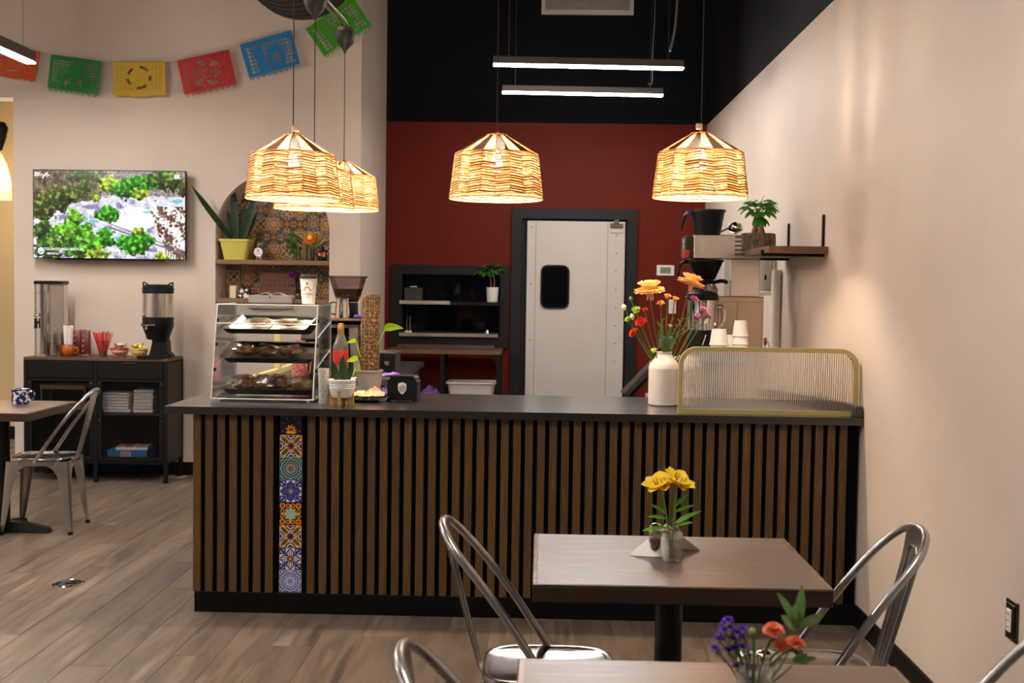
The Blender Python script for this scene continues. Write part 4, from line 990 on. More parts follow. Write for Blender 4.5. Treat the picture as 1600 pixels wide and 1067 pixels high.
# stacks of upside-down paper cups
for lb, px, py, w0, w1, Yq in (('shorter stack of upside-down white paper cups nearest the urn', 1122.5, 514, 22, 28, 6.36), ('taller stack of upside-down white paper cups behind the glass screen', 1156, 500.5, 18.5, 28, 6.36), ('lowest stack of white paper cups, half hidden behind the taller one', 1144, 523, 22, 30, 6.49)):
    c_ = P(px, 560, Yq); zt2 = P(px, py, Yq).z-ZR; t = thing('cup_stack', lb, 'paper cups', (c_.x, Yq, ZR), 0, 'stacked paper cups'); s_ = Yq/1850; n_ = max(3, int(zt2/.045)); cu_h = .085
    for k in range(n_):
        z0 = (zt2-cu_h)*k/(n_-1); f_ = k/(n_-1); rb_ = w1*s_/2*(1.04-.14*f_ if w0 < 20 else 1.03); rt_ = rb_*.76
        if k == n_-1: rt_ = w0*s_/2
        MB().lathe([(rb_-.002, z0), (rb_+.0015, z0), (rb_+.0015, z0+.004), (rb_-.001, z0+.006), (rt_, z0+cu_h), (rt_-.004, z0+cu_h), (rt_-.005, z0+cu_h-.004)], n=24).build('cup', white_paper, t)
# wall shelf with brackets
xs0 = 1.135; ys0, ys1 = 6.0, 7.06; zsT = P(1250, 384.5, 6.0).z; ths = .036
shelf_wood = M('shelf walnut', (92, 66, 52), .45, 0, var=(120, 88, 68), scale=4, stretch=(6, 1, 6))
t = thing('wall_shelf', 'floating walnut shelf on thin black brackets on the warm white wall', 'shelf', (0, 0, zsT))
B(xs0, XW-.004, ys0, ys1, -ths, 0, .002).build('board', shelf_wood, t)
for yy in (6.10, 6.955):
    bk = MB().bounds(XW-.012, XW-.001, yy-.01, yy+.01, -.05, .165).tube([(XW-.006, yy, -ths-.007), (xs0-.016, yy, -ths-.007)], .007, 8).tube([(xs0-.012, yy, -ths-.01), (xs0-.012, yy, -ths+.018)], .008, 8)
    bk.build('bracket', black_metal, t)
# money tree in log planter on the shelf
Yp = 6.72; px0 = P(1187, 366, Yp)
t = thing('potted_plant', 'money tree with braided trunk in grey log planter on the wall shelf', 'potted plant', (P(1184, 390, Yp).x, Yp, zsT))
bark = M('grey bark', (128, 110, 92), .85, 0, var=[(72, 60, 50), (168, 150, 130)], scale=8, stretch=(12, 12, 1.2), bump=.8, contrast=(.35, .65))
MB().lathe([(.090, 0), (.098, .004), (.1, .05), (.097, .092), (.085, .096), (.08, .085)], n=30, sx=1.0, sy=.75).build('planter', bark, t); MB().lathe([(.08, .084), (.02, .088)], n=20, sy=.75).build('soil', M('moss soil', (110, 104, 50), .9, 0, var=(80, 70, 44), scale=60, bump=.6), t)
trunk = M('trunk brown', (120, 88, 62), .7, 0, var=(150, 116, 86), scale=30)
for k in range(4):
    a_ = 2*PI*k/4; MB().tube([Vector((.02*math.cos(a_+z_*14)*(1.35-z_*5), .02*math.sin(a_+z_*14)*(1.35-z_*5), .084+z_)) for z_ in [i*.012 for i in range(11)]], [.017-.0008*i for i in range(11)], 8).build('trunk', trunk, t)
rnd = random.Random(21)
def fan(par, c, aim, L, n=6, m=None):
    aim = Vector(aim).normalized(); lf = MB()
    sd = aim.cross(Vector((0, 0, 1)));  sd = sd.normalized() if sd.length > .01 else Vector((1, 0, 0))
    for k in range(n):
        a_ = (k-(n-1)/2)*(2.6/n); d = (Matrix.Rotation(a_, 3, aim.cross(sd)) @ aim)
        lf.leaf(c, d+Vector((0, 0, .1)), L*rnd.uniform(.75, 1.05), L*.42, 1.2, 6, Vector((0, -.5, 1)), fold=.2)
    lf.build('leaf_cluster', m or money_leaf, par, smooth=60)
money_leaf = M('glossy leaf', (58, 120, 36), .3, 0, var=(96, 158, 58), scale=12, transl=.3)
top_ = Vector((0, 0, .205))
for aim, L in (((-1, -.3, .5), .1), ((-.6, -.6, .9), .09), ((.1, -.6, 1.0), .1), ((.7, -.4, .8), .11), ((1, .1, .5), .095), ((-.3, .6, .9), .09), ((.3, -.9, .1), .1), ((-.5, -.9, .1), .09), ((.6, .5, .6), .1), ((0, -.5, -.3), .08)):
    av = Vector(aim).normalized(); e2 = top_+av*.05; MB().tube([top_-Vector((0, 0, .02)), e2], .003, 5).build('twig', stem_green, t); fan(t, e2, av, L, 5)
# cup dispenser, pipe, small bud glass
pt2 = PX(1194, 430, 1.37)
t = thing('cup_dispenser', 'frosted white tube dispenser fixed to the warm white wall under the shelf', 'dispenser', (1.37, pt2.y, 0)); z0, z1 = PX(1194, 455, 1.37).z, PX(1194, 398, 1.37).z
MB().lathe([(.040, z0), (.042, z0+.004), (.046, z1)], n=24).build('tube', M('frosted tube', (206, 202, 190), .35, trans=.3), t); B(-.046, .062, -.05, .05, z0-.028, z0-.002, .004).build('collar', white_gloss, t); B(.05, .062, -.03, .03, z0-.04, z1, .003).build('back_plate', white_gloss, t); B(-.006, .006, -.05, -.044, z0+.07, z0+.10, .002).build('latch', black_plastic, t)
pp = PX(1212, 480, 1.405)
tag(MB().cyl((1.405, pp.y, ZR), (1.405, pp.y, zsT-.1), .028, n=20).build('water_pipe', white_gloss), 'white vertical pipe running down the warm white wall', 'pipe')
p = P(1199, 545, 6.7)
t = thing('bud_glass', 'small glass jar with a red and yellow flower beside the white pipe', 'jar', (p.x, 6.7, ZR))
h_ = p.z-ZR
MB().lathe([(.028, 0), (.032, .004), (.032, h_), (.029, h_), (.028, .008)], n=20).build('jar', clearmat('jar glass', (232, 232, 228), .12, .04), t); MB().tube(spline([(.012, 0, .02), (.01, 0, h_), (-.008, 0, h_+.045)], 4), .005, 6).build('straw', white_paper, t)
MB().tube([(-.006, 0, .02), (-.014, 0, h_+.05)], .002, 5).build('stem', stem_green, t)
f_ = MB(); ruffle(f_, (-.014, 0, h_+.05), .02, 14, 4); f_.build('petals', M('tiny yellow', (232, 176, 50), .5), t, kind='stuff'); f_ = MB().ball((-.014, -.006, h_+.035), .011, (.8, .8, 1.5), 10, 6); f_.build('red_petal', M('tiny red', (206, 52, 36), .5), t)
# tablet, terminal and garland between vase and urn
p0_ = P(978, 614, 6.42); t = thing('tablet_stand', 'tilted dark grey tablet back leaning behind the white vase', 'tablet', (P(1000, 600, 6.42).x+.06, 6.42, ZR))
R3 = Matrix.Rotation(-.82, 3, 'Y'); MB().box((-.06, 0, .115), (.26, .16, .035), R3, .006).build('tablet', M('tablet grey', (44, 41, 40), .45, spec=.3), t); MB().box((-.04, 0, .095), (.22, .12, .008), R3, .002).build('screen', M('screen glass', (14, 14, 16), .08), t); B(.0, .1, -.06, .06, 0, .04, .004).build('foot', black_plastic, t); MB().box((.02, 0, .06), (.02, .05, .09), None, .003).build('neck', black_plastic, t)
p = P(1042, 545, 6.45); t = thing('card_terminal', 'grey card terminal with lilac screen behind the vase bouquet', 'terminal', (p.x, 6.5, ZR)); hh = p.z-ZR
B(-.035, .035, -.03, .03, 0, .02, .004).build('foot', black_plastic, t); B(-.012, .012, -.01, .01, .02, hh).build('neck', black_plastic, t); B(-.04, .04, -.012, .012, hh, hh+.045, .004).build('case', M('terminal grey', (92, 90, 98), .4), t); B(-.038, .038, -.014, -.0122, hh+.036, hh+.068, .003).build('screen', M('lilac screen', (150, 150, 178), .25), t)
p = P(1056, 560, 6.35); t = thing('garland', 'small turquoise and lilac paper garland behind the brass screen corner', 'garland', (p.x, 6.34, ZR)); hz = p.z-ZR
MB().cyl((0, 0, 0), (0, 0, hz), .006, n=8).build('stick', white_gloss, t); MB().lathe([(.03, 0), (.03, .008), (.006, .012)], n=16).build('foot', white_gloss, t)
for k in range(7): MB().ball((-.04+.014*k, 0, hz+.008*math.sin(k*2)), .016, (1, 1, .8), 8, 6, None, .5, k).build('paper_ball', M('turquoise paper' if k != 3 else 'yellow paper', (60, 178, 196) if k != 3 else (226, 200, 90), .6), t)
B(-.03, .05, -.008, .008, hz-.045, hz-.018, .004).build('lilac_strip', M('lilac', (150, 110, 190), .6), t)

# ================================================================== KITCHEN LEFT SIDE
# espresso machine with bean hopper
Ye = 6.72; ex = lambda px, py=520: P(px, py, Ye).x; ez = lambda py, px=540: P(px, py, Ye).z
t = thing('espresso_machine', 'chrome espresso machine with sloped front and bean hopper behind the pastry case', 'espresso machine', (0, Ye, 0))
zt3 = ez(498)
MB().prism([(-.02, ZT), (.42, ZT), (.42, zt3-.02), (.07, zt3-.02), (-.0, ez(530)), (.05, ez(540)), (.05, ZT+.06), (-.02, ZT+.05)], ex(470), ex(545), 'x').build('body', M('machine black', (14, 13, 13), .3, spec=.4), t, smooth=0)
R_ = [(-.03, ez(512)), (.07, zt3-.018), (.075, zt3-.012), (-.03, ez(507))]
MB().prism(R_, ex(505), ex(562), 'x').build('sloped_panel', chrome, t, smooth=0)
MB().prism([(-.028, ez(512)), (.08, zt3-.03), (.16, ZT+.05), (.1, ZT+.02)], ex(546), ex(560), 'x').build('side_wing', M('wing steel', (150, 142, 136), .15, 1), t, smooth=0)
B(ex(500), ex(562), -.02, .4, zt3-.012, zt3, .002).build('top_tray', M('walnut tray', (104, 72, 48), .5), t)
B(ex(478), ex(562), -.02, .3, ZT+.001, ZT+.03, .003).build('drip_tray', steel, t)
for px in (505, 530): MB().cyl((ex(px), .0, ez(548)), (ex(px), .0, ez(560)), .012, .007, 10).build('spout', chrome, t)
# grinder
t = thing('coffee_grinder', 'coffee grinder with smoky hopper full of dark beans', 'coffee grinder', (ex(536), Ye+.16, zt3)); Yg = Ye+.16; gz_ = lambda py: P(538, py, Yg).z-zt3; gx = lambda px: P(px, 470, Yg).x-ex(536)
MB().lathe([(.06, 0), (.062, .004), (.06, gz_(470)-.01)], n=24).build('body', M('grinder black', (14, 13, 13), .35, spec=.4), t)
hp = [[Vector((x_, y_, z_)) for x_, y_ in ((-w_, -d_), (w_, -d_), (w_, d_), (-w_, d_))] for w_, d_, z_ in ((.05, .05, gz_(472)), (gx(560), .085, gz_(463)), (gx(568)+.002, .1, gz_(433)))]
MB().rings(hp, True, False).build('hopper', clearmat('smoky plastic', (206, 194, 194), .14, .06), t, smooth=0)
hb = [[Vector((x_*.93, y_*.93, z_)) for x_, y_ in ((-w_, -d_), (w_, -d_), (w_, d_), (-w_, d_))] for w_, d_, z_ in ((.046, .046, gz_(471)), (gx(560), .084, gz_(463)), (gx(562), .086, gz_(451)))]
MB().rings(hb).build('coffee_beans', M('roasted beans', (42, 26, 20), .4, 0, var=(74, 48, 38), scale=140, bump=1.0), t, smooth=0)
lidr = [[Vector((x_, y_, z_)) for x_, y_ in ((-w_, -d_), (w_, -d_), (w_, d_), (-w_, d_))] for w_, d_, z_ in ((gx(569)+.004, .104, gz_(434)), (gx(569)+.004, .104, gz_(431)))]
MB().rings(lidr).build('lid', clearmat('smoky plastic', (206, 194, 194), .14, .06), t, smooth=0)
# steel pitcher on the machine
t = thing('milk_pitcher', 'small stainless milk pitcher on top of the espresso machine', 'pitcher', (ex(533), Ye+.03, zt3)); hh = P(533, 466, Ye+.03).z-zt3
MB().lathe([(.038, 0), (.042, .004), (.042, hh*.5), (.036, hh*.85), (.039, hh), (.036, hh), (.033, hh*.85), (.038, .01)], n=26).build('body', chrome, t)
MB().tube(spline([(-.038, -.01, hh*.8), (-.066, -.02, hh*.75), (-.066, -.02, hh*.3), (-.04, -.01, hh*.2)], 5), .005, 6).build('handle', black_plastic, t)
tag(MB().box((ex(557), Ye+.06, zt3+.012), (.05, .05, .022), Matrix.Rotation(.4, 3, 'Z'), .008).build('sponge', M('blue sponge', (70, 66, 170), .8)), 'small blue sponge at the corner of the espresso machine', 'sponge')
# syrup bottle
Yq = 6.25; p = P(532, 600, Yq); t = thing('syrup_bottle', 'glass syrup bottle with red label in front of the espresso machine', 'bottle', (p.x, Yq, ZT)); q = lambda py: P(532, py, Yq).z-ZT
MB().lathe([(.036, 0), (.040, .004), (.042, q(548)), (.041, q(540)), (.028, q(530)), (.018, q(522)), (.0155, q(508)), (.017, q(506)), (.013, q(506)), (.012, q(520))], n=24).build('bottle', M('bottle glass', (200, 190, 180), .05, trans=.85), t)
MB().lathe([(.034, .006), (.037, .01), (.0385, q(548)), (.03, q(541))], n=20).build('syrup', M('dark red syrup', (70, 18, 22), .2), t); MB().lathe([(.0418, q(572)), (.0428, q(570)), (.0428, q(549)), (.0418, q(547))], n=24).build('label', M('label red', (168, 40, 30), .5), t)
MB().lathe([(.018, q(521)), (.0185, q(519)), (.0185, q(509)), (.012, q(505))], n=18).build('foil', M('gold foil', (170, 132, 70), .35, .8), t)
# red patterned jar seen through the case
Yq = 6.4; p = P(468, 600, Yq); t = thing('ceramic_jar', 'rose red speckled ceramic jar seen through the pastry case', 'jar', (p.x, Yq, ZT)); q = lambda py: P(468, py, Yq).z-ZT
MB().lathe([(.03, 0), (.036, .004), (.044, q(585)), (.044, q(570)), (.034, q(556)), (.026, q(545)), (.028, q(532)), (.024, q(532)), (.024, q(545))], n=24).build('body', M('rose glaze', (166, 84, 78), .35, 0, var=(206, 150, 140), scale=90, contrast=(.5, .62)), t)
MB().tube(spline([(.03, 0, q(545)), (.06, 0, q(555)), (.055, 0, q(580)), (.042, 0, q(585))], 5), .005, 6).build('handle', MATS['rose glaze'], t)
# pale wooden rail along the return worktop
rl = thing('counter_rail', 'pale yellow wooden rail with one post on the worktop behind the pastry case', 'rail', (-1.63, 0, ZT)); pale = M('pale pine', (206, 192, 132), .5)
B(-.018, .018, 6.14, 7.9, 0, .035, .003).build('rail', pale, rl); B(-.018, .018, 7.26, 7.31, .0355, .26, .003).build('post', pale, rl)
# steel bin wrap seen through the case (blue towel and grey tray)
cl = MB(); cloth(cl, .09, .05, .05, 7.7); tag(cl.build('towel', M('navy towel', (52, 50, 92), .9), None, (P(476, 600, 6.9).x, 6.62, ZT), smooth=70), 'folded navy towel beside the rose jar', 'towel')
# black toaster on the return counter edge
Yq = 6.9; p = P(602, 600, Yq); t = thing('toaster', 'black appliance with round chrome knobs behind the fibre pole plant', 'toaster', (P(603, 570, Yq).x-.0, Yq, ZT)); q = lambda py: P(603, py, Yq).z-ZT; w2 = 33*Yq/1850/2
B(-w2, w2, -.06, .2, .01, q(552), .006).build('body', black_plastic, t); B(-w2-.002, w2+.002, -.062, .2, q(552), q(549.5), .002).build('top_plate', M('toaster steel', (176, 168, 160), .25, 1), t)
for dz in (q(566), q(584)): MB().lathe([(.018, 0), (.018, .012), (.012, .018)], (.012, -.06, dz), 16, rot=Matrix.Rotation(PI/2, 3, 'X')).build('knob', chrome, t)
for a_ in (-1, 1):
    for b_ in (-.04, .17): MB().lathe([(.01, 0), (.01, .012)], (a_*(w2-.02), b_, 0), 8).build('foot', black_plastic, t)
t = thing('scale', 'flat dark grey weighing scale beside the toaster', 'scale', (P(632, 590, 6.6).x-.1, 6.5, ZT)); B(-.13, .07, -.07, .07, .008, .05, .004).build('body', M('scale grey', (58, 54, 54), .45), t); B(-.125, .065, -.065, .065, .0505, .056, .002).build('platter', M('scale platter', (92, 86, 84), .3, .6), t)
for a_ in (-.11, .05):
    for b_ in (-.05, .05): MB().lathe([(.008, 0), (.008, .008)], (a_, b_, 0), 8).build('foot', black_plastic, t)
violet = M('violet cloth', (132, 92, 176), .9, 0, var=(112, 74, 158), scale=30)
for lb, px, py, Yq, sx, sy, h, zb_ in (('violet cloth folded on the weighing scale', 612, 582, 6.5, .06, .04, .02, ZT+.056), ('violet cloth crumpled behind the crest box', 594, 612, 6.0, .05, .04, .03, ZT)):
    c_ = MB(); cloth(c_, sx, sy, h, px*.01); tag(c_.build('cloth', violet, None, (P(px, py, Yq).x, Yq, zb_), smooth=70), lb, 'cloth', 'violet cloths')
# back table under the pass-through
Yk = 10.15; bx = lambda px: P(px, 550, Yk).x
t = thing('back_table', 'narrow brown-topped table with black steel frame under the pass-through', 'table', (0, Yk, 0)); zk = P(700, 547, Yk-.12).z
B(bx(606), bx(784), -.14, .36, zk-.035, zk, .003).build('top', M('table brown', (112, 84, 62), .45, 0, var=(92, 66, 48), scale=6, stretch=(1, 8, 8)), t)
for px in (612, 693, 780):
    for yy in (-.12, .32): B(bx(px)-.018, bx(px)+.018, yy-.018, yy+.018, 0, zk-.036, .002).build('leg', black_metal, t)
B(bx(606), bx(784), -.14, .36, .50, .52, .003).build('lower_shelf', black_metal, t)
MB().prism([(bx(780)-.018, zk-.036), (bx(780)-.10, zk-.036), (bx(780)-.05, zk-.06), (bx(780)-.018, zk-.12)], -.13, -.11, 'y').build('gusset', black_metal, t, smooth=0)
t2 = thing('cutting_board', 'long thin wooden board lying on the brown-topped back table', 'board', (bx(695), Yk+.1, zk)); B(-.42, .42, -.1, .1, 0, .03, .003).build('board', M('dark walnut board', (96, 68, 48), .5, 0, var=(70, 48, 34), scale=5, stretch=(1, 8, 8)), t2)
a, b = P(697, 600, Yk), P(775, 616, Yk)
t = thing('plastic_tub', 'white plastic tub with rim on the lower shelf of the back table', 'tub', ((a.x+b.x)/2, Yk+.1, .52)); hw = (b.x-a.x)/2; ht = P(735, 597, Yk).z-.52
tb = [[Vector((x_, y_, z_)) for x_, y_ in rrect(-w_, w_, -d_, d_, .03, 4)] for w_, d_, z_ in ((hw-.035, .14, 0), (hw-.015, .165, ht-.012), (hw, .18, ht-.01), (hw, .18, ht), (hw-.02, .16, ht), (hw-.04, .135, .01))]
MB().rings(tb).build('tub', M('white tub', (212, 206, 204), .4), t)
c_ = MB(); cloth(c_, .10, .08, .115, 2.2); tag(c_.build('cloth', violet, None, (P(672, 610, Yk).x, Yk+.02, .52), smooth=70), 'violet towel heaped beside the white tub', 'cloth', 'violet cloths')
# things on the pass-through shelves
p = P(769, 470, YB-.03); t = thing('potted_plant', 'small money tree in white pot on the pass-through shelf', 'potted plant', (p.x, YB-.0, ZS1-.008), 0)
hp_ = (470-446)/1850*YB
MB().lathe([(.042, 0), (.048, .004), (.057, .135), (.052, .135), (.045, .01)], n=24).build('pot', white_gloss, t); MB().lathe([(.051, .12), (.01, .124)], n=16).build('soil', soil, t)
for dx in (-.012, .012): MB().tube(spline([(dx, 0, .12), (dx*1.4, 0, .2), (-.015+dx, 0, .27)], 4), .007, 6).build('trunk', trunk, t)
dark_leaf = M('shade leaf', (44, 88, 34), .35, 0, var=(70, 116, 54), scale=12, transl=.25); tp_ = Vector((-.015, -.02, .26))
for aim, L in (((-1, -.3, .3), .13), ((-.6, -.6, .9), .11), ((.3, -.5, 1), .13), ((1, -.3, .6), .12), ((.2, -.9, .3), .1), ((-.4, -.8, .1), .11)):
    av = Vector(aim).normalized(); e2 = tp_+av*.04; fan(t, e2, av, L, 5, dark_leaf)
p = P(646, 460, YB+.01); t = thing('speaker_box', 'dark grey box with small tray on the pass-through shelf', 'box', (p.x, YB+.02, ZS1)); B(-.08, .08, -.05, .05, 0, .115, .004).build('box', M('box charcoal', (50, 46, 46), .5), t); B(-.03, .03, -.04, .04, .1155, .128, .003).build('tray', M('tray pale', (190, 184, 180), .5), t)
for lb, px in (('thin steel spike on white foot, on the lower pass-through shelf', 635), ('second thin steel spike on the lower pass-through shelf', 640)):
    t = thing('receipt_spike', lb, 'receipt spike', (P(px, 515, YB+.0).x, YB+.02, ZS2), 0, 'receipt spikes'); MB().lathe([(.02, 0), (.02, .012), (.004, .016)], n=14).build('foot', white_gloss, t); MB().cyl((0, 0, .014), (0, 0, .14), .0022, .001, 6).build('spike', chrome, t)
t = thing('call_bell', 'small chrome call bell on the lower pass-through shelf', 'bell', (P(761, 515, YB).x, YB+.02, ZS2)); MB().lathe([(.03, 0), (.03, .006), (.026, .012), (.02, .026), (.005, .032)], n=20).build('dome', chrome, t); MB().lathe([(.005, .03), (.005, .042), (.002, .046)], n=10).build('plunger', chrome, t)

# ================================================================== NICHE
tb_y = YT+ND
des = [tilemat('niche star', D_star((90, 52, 40))), tilemat('niche dots', D_mandala((150, 84, 34), (222, 186, 130), (66, 38, 24), (196, 120, 50), 6)), tilemat('niche petal', D_petal((190, 110, 50), (200, 120, 40), (206, 180, 140), (46, 34, 40))), tilemat('niche umber', D_mandala((120, 66, 30), (216, 178, 120), (52, 36, 34), (190, 116, 44))), tilemat('niche navy', D_mandala((40, 36, 48), (196, 172, 134), (64, 46, 40), (170, 96, 40), 8)), tilemat('niche ochre', D_star((180, 90, 30))), tilemat('niche olive', D_petal((160, 130, 60), (150, 60, 40), (214, 196, 158), (60, 48, 36)))]
tms = [MB().box((0, 0, 0), (.0995, .01, .0995), None, .0016).mesh('tile', d_, smooth=0) for d_ in des]
gx0 = P(397.3, 318.4, tb_y).x; gz0 = P(397.3, 318.4, tb_y).z; rnd = random.Random(4); TP = .1062; last = -1
for i in range(-3, 8):
    for j in range(-13, 4):
        cx_t, cz_t = gx0+TP*(i+.5), gz0+TP*(j+.5)
        if cx_t-.05 > NX1 or cx_t+.05 < NX0 or cz_t < NZ0: continue
        if cz_t-.05 > NZC and math.hypot(max(0, abs(cx_t-NXC)-.05), cz_t-.05-NZC) > NR: continue
        ch = rnd.choice([k for k in range(7) if k != last]); last = ch
        share('tile', tms[ch], nb, (cx_t, tb_y-.004, cz_t))
oak = M('niche shelf oak', (142, 106, 78), .5, 0, var=(120, 86, 62), scale=4, stretch=(1, 8, 8))
s_hi = P(430, 406.5, YT).z; s_lo = P(430, 467, YT).z; NY = YT+.015
for lb, zz in (('brown wooden shelf across the niche, the upper one', s_hi), ('brown wooden shelf across the niche, the lower one', s_lo)):
    tag(B(NX0+.003, NX1-.003, NY-.01, tb_y-.012, zz-.035, zz, .002).build('niche_shelf', oak), lb, 'shelf', 'niche shelves')
# snake plant in yellow pot
Yn = YT+.13; p = P(370, 405, Yn)
t = thing('potted_plant', 'snake plant in a square yellow pot on the upper niche shelf', 'potted plant', (p.x+.005, YT+.105, s_hi))
yel = M('yellow pot', (206, 192, 92), .45)
pr_ = [[Vector((x_, y_, z_)) for x_, y_ in rrect(-w_, w_, -w_*.9, w_*.9, .015, 3)] for w_, z_ in ((.082, 0), (.108, .14), (.116, .142), (.116, .16), (.104, .16), (.098, .13))]
MB().rings(pr_).build('pot', yel, t, smooth=30); MB().prism(rrect(-.098, .098, -.088, .088, .015, 3), .138, .146).build('soil', soil, t)
for dx, lean, L, W in ((-.02, (-.58, -.78, .95), .57, .046), (0, (-.05, -.12, 1), .45, .062), (.04, (.35, -.2, 1), .40, .066), (.02, (.12, .1, 1), .30, .05), (-.03, (-.2, .05, 1), .26, .045), (.05, (.5, -.1, 1), .24, .04)):
    lf = MB(); sword(lf, (dx, 0, .14), lean, L, W, .12); lf.build('leaf', snake_m, t, smooth=60)
# small jar with round logo
p = P(405, 405, Yn-.03); t = thing('glass_bottle', 'small clear glass bottle with round white logo sticker on the niche shelf', 'bottle', (p.x, Yn-.03, s_hi))
MB().lathe([(.03, 0), (.034, .004), (.034, .085), (.028, .1), (.02, .112), (.02, .135), (.023, .137), (.019, .137), (.018, .11), (.03, .085), (.03, .008)], n=24).build('glass', clearmat('jar glass', (232, 232, 228), .12, .04), t)
MB().lathe([(.034, .0), (.034, .0012)], (0, -.0352, .062), 24, rot=Matrix.Rotation(PI/2, 3, 'X')).build('sticker', white_paper, t)
text_flat(T_JA, -.0372, 0, .072).build('logo', ink, t, smooth=0, recalc=False); text_flat(T_JALT, -.0372, 0, .05).build('logo_text', ink, t, smooth=0, recalc=False)
# foliage vase and mum vase
p = P(464, 405, Yn); t = thing('leafy_branch', 'dark green leafy branch in glass on the upper niche shelf', 'branch', (p.x, Yn, s_hi)); rnd = random.Random(31)
MB().lathe([(.03, 0), (.034, .003), (.034, .11), (.031, .11), (.03, .008)], n=20).build('glass', clearmat('jar glass', (232, 232, 228), .12, .04), t)
for k in range(5):
    e2 = Vector((rnd.uniform(-.06, .07), rnd.uniform(-.05, .02), rnd.uniform(.14, .24))); MB().tube(spline([(0, 0, .02), e2*.6, e2], 4), .003, 5).build('stem', stem_green, t); lf = MB()
    for j in range(9): lf.leaf(e2*(.3+.08*j), (rnd.uniform(-1, 1), rnd.uniform(-1, .2), rnd.uniform(-.3, .8)), .05, .022, .6, 5, (0, -.6, .6))
    lf.build('leaves', dark_leaf, t, smooth=60, kind='stuff')
p = P(486, 405, Yn-.03); tv = thing('glass_vase', 'small green glass vase on the upper niche shelf', 'vase', (p.x, Yn-.03, s_hi)); MB().lathe([(.022, 0), (.028, .004), (.036, .11), (.033, .11), (.026, .008)], n=20).build('glass', clearmat('green glass', (190, 200, 160), .14, .05), tv); MB().lathe([(.02, .006), (.03, .08), (.01, .082)], n=16).build('water', clearmat('vase water', (196, 204, 170), .1, .02), tv)
flower_thing('chrysanthemum', 'single orange chrysanthemum in the green glass vase in the niche', 'flower', P(485, 372, Yn-.05), 0, 0, .05, (236, 160, 44), 'mum', (0, -.9, .5), 'niche flowers', (222, 130, 34), base=Vector((p.x, Yn-.03, s_hi+.02)), bow=.0)
lfv = thing('leaf_sprig', 'broad olive leaves leaning to the niche edge beside the orange flower', 'leaves', (p.x, Yn-.03, s_hi+.02)); 
for d_ in ((1, -.2, .9), (.9, .1, .5), (.7, -.3, 1.2)):
    lf = MB(); lf.leaf((.01, 0, .08), d_, .14, .04, .3, 6, (0, -1, .3)); lf.build('leaf', M('olive leaf', (104, 104, 46), .5, 0, var=(130, 126, 60), scale=10), lfv, smooth=60)
MB().tube([(0, 0, 0), (.01, 0, .085)], .003, 5).build('stem', stem_green, lfv)
# painted folk figure bowl
p = P(504, 405, Yn-.04); t = thing('folk_ornament', 'small black folk ornament painted with pink, red and green flowers', 'ornament', (p.x, Yn-.04, s_hi)); MB().lathe([(.03, 0), (.034, .006), (.036, .04), (.03, .06), (.018, .075), (.016, .1), (.008, .115)], n=20).build('body', M('folk black', (18, 16, 20), .3), t)
for c_, x_, z_ in (((226, 140, 120), -.018, .05), ((206, 36, 70), .004, .055), ((40, 140, 50), .0, .03), ((190, 190, 50), .016, .04), ((220, 60, 90), .02, .06)): MB().ball((x_, -.03, z_), .011, (1, .5, 1), 8, 6).build('painted_flower', M('paint '+str(c_), c_, .4), t)
# lower niche shelf: candle, black and white box, wooden sign box, book stand, purple flower
p = P(365, 467, Yn); t = thing('candle', 'cream block candle on the lower niche shelf', 'candle', (p.x, Yn, s_lo)); B(-.026, .026, -.026, .026, 0, .098, .003).build('wax', M('cream wax', (226, 208, 178), .5), t); MB().cyl((0, 0, .098), (0, 0, .108), .0015, n=6).build('wick', cloth_cord, t)
p = P(382, 467, Yn-.02); t = thing('keepsake_box', 'small black and white patterned keepsake box on the lower niche shelf', 'box', (p.x, Yn-.02, s_lo)); B(-.042, .042, -.03, .03, 0, .064, .003).build('body', M('scribble print', (24, 24, 26), .5, 0, var=(232, 228, 222), scale=34, contrast=(.49, .53), detail=2), t); B(-.043, .043, -.031, .031, .0645, .074, .002).build('lid', M('scribble print', (24, 24, 26), .5), t)
p = P(396, 467, Yn); t = thing('rose_ornament', 'small coral rose ornament beside the patterned box', 'ornament', (p.x+.01, Yn+.02, s_lo)); f_ = MB(); ruffle(f_, (0, -.01, .06), .03, 16, 8); f_.build('petals', M('coral', (214, 104, 84), .5), t, kind='stuff'); MB().lathe([(.02, 0), (.024, .01), (.014, .05)], n=14).build('base', M('base brown', (80, 52, 38), .5), t)
a, b = P(408, 425, Yn+.08), P(462, 467, Yn+.08); t = thing('wooden_crate', 'brown wooden box with engraved lettering standing in the niche', 'wooden box', ((a.x+b.x)/2, Yn+.09, s_lo)); wc = (b.x-a.x)/2; hcz = a.z-s_lo
crate = M('crate wood', (96, 60, 40), .55, 0, var=(122, 80, 54), scale=4, stretch=(1, 6, 9)); 
for k in range(3): B(-wc, wc, -.04, -.03, hcz*k/3+.001, hcz*(k+1)/3-.001, .001).build('plank', crate, t)
B(-wc, wc, -.0295, .06, 0, hcz, .001).build('case', crate, t); text_flat(T_NAV, -.0412, .02, hcz*.48).build('engraving', M('burnt', (58, 34, 22), .7), t, smooth=0, recalc=False)
a, b = P(386, 470, YT-.03), P(457, 493, YT-.03); Yo = YT-.03
t = thing('book_stand', 'open white book on a pale grey holder at the lower niche shelf', 'book', ((a.x+b.x)/2, Yn-.06, s_lo)); wk = (b.x-a.x)/2
B(-wk, wk, -.06, .06, .001, .028, .003).build('holder', M('pale felt', (176, 166, 156), .9), t); B(-wk+.01, wk-.01, -.1, -.062, -.075, .026, .003).build('front_flap', M('pale felt', (176, 166, 156), .9), t)
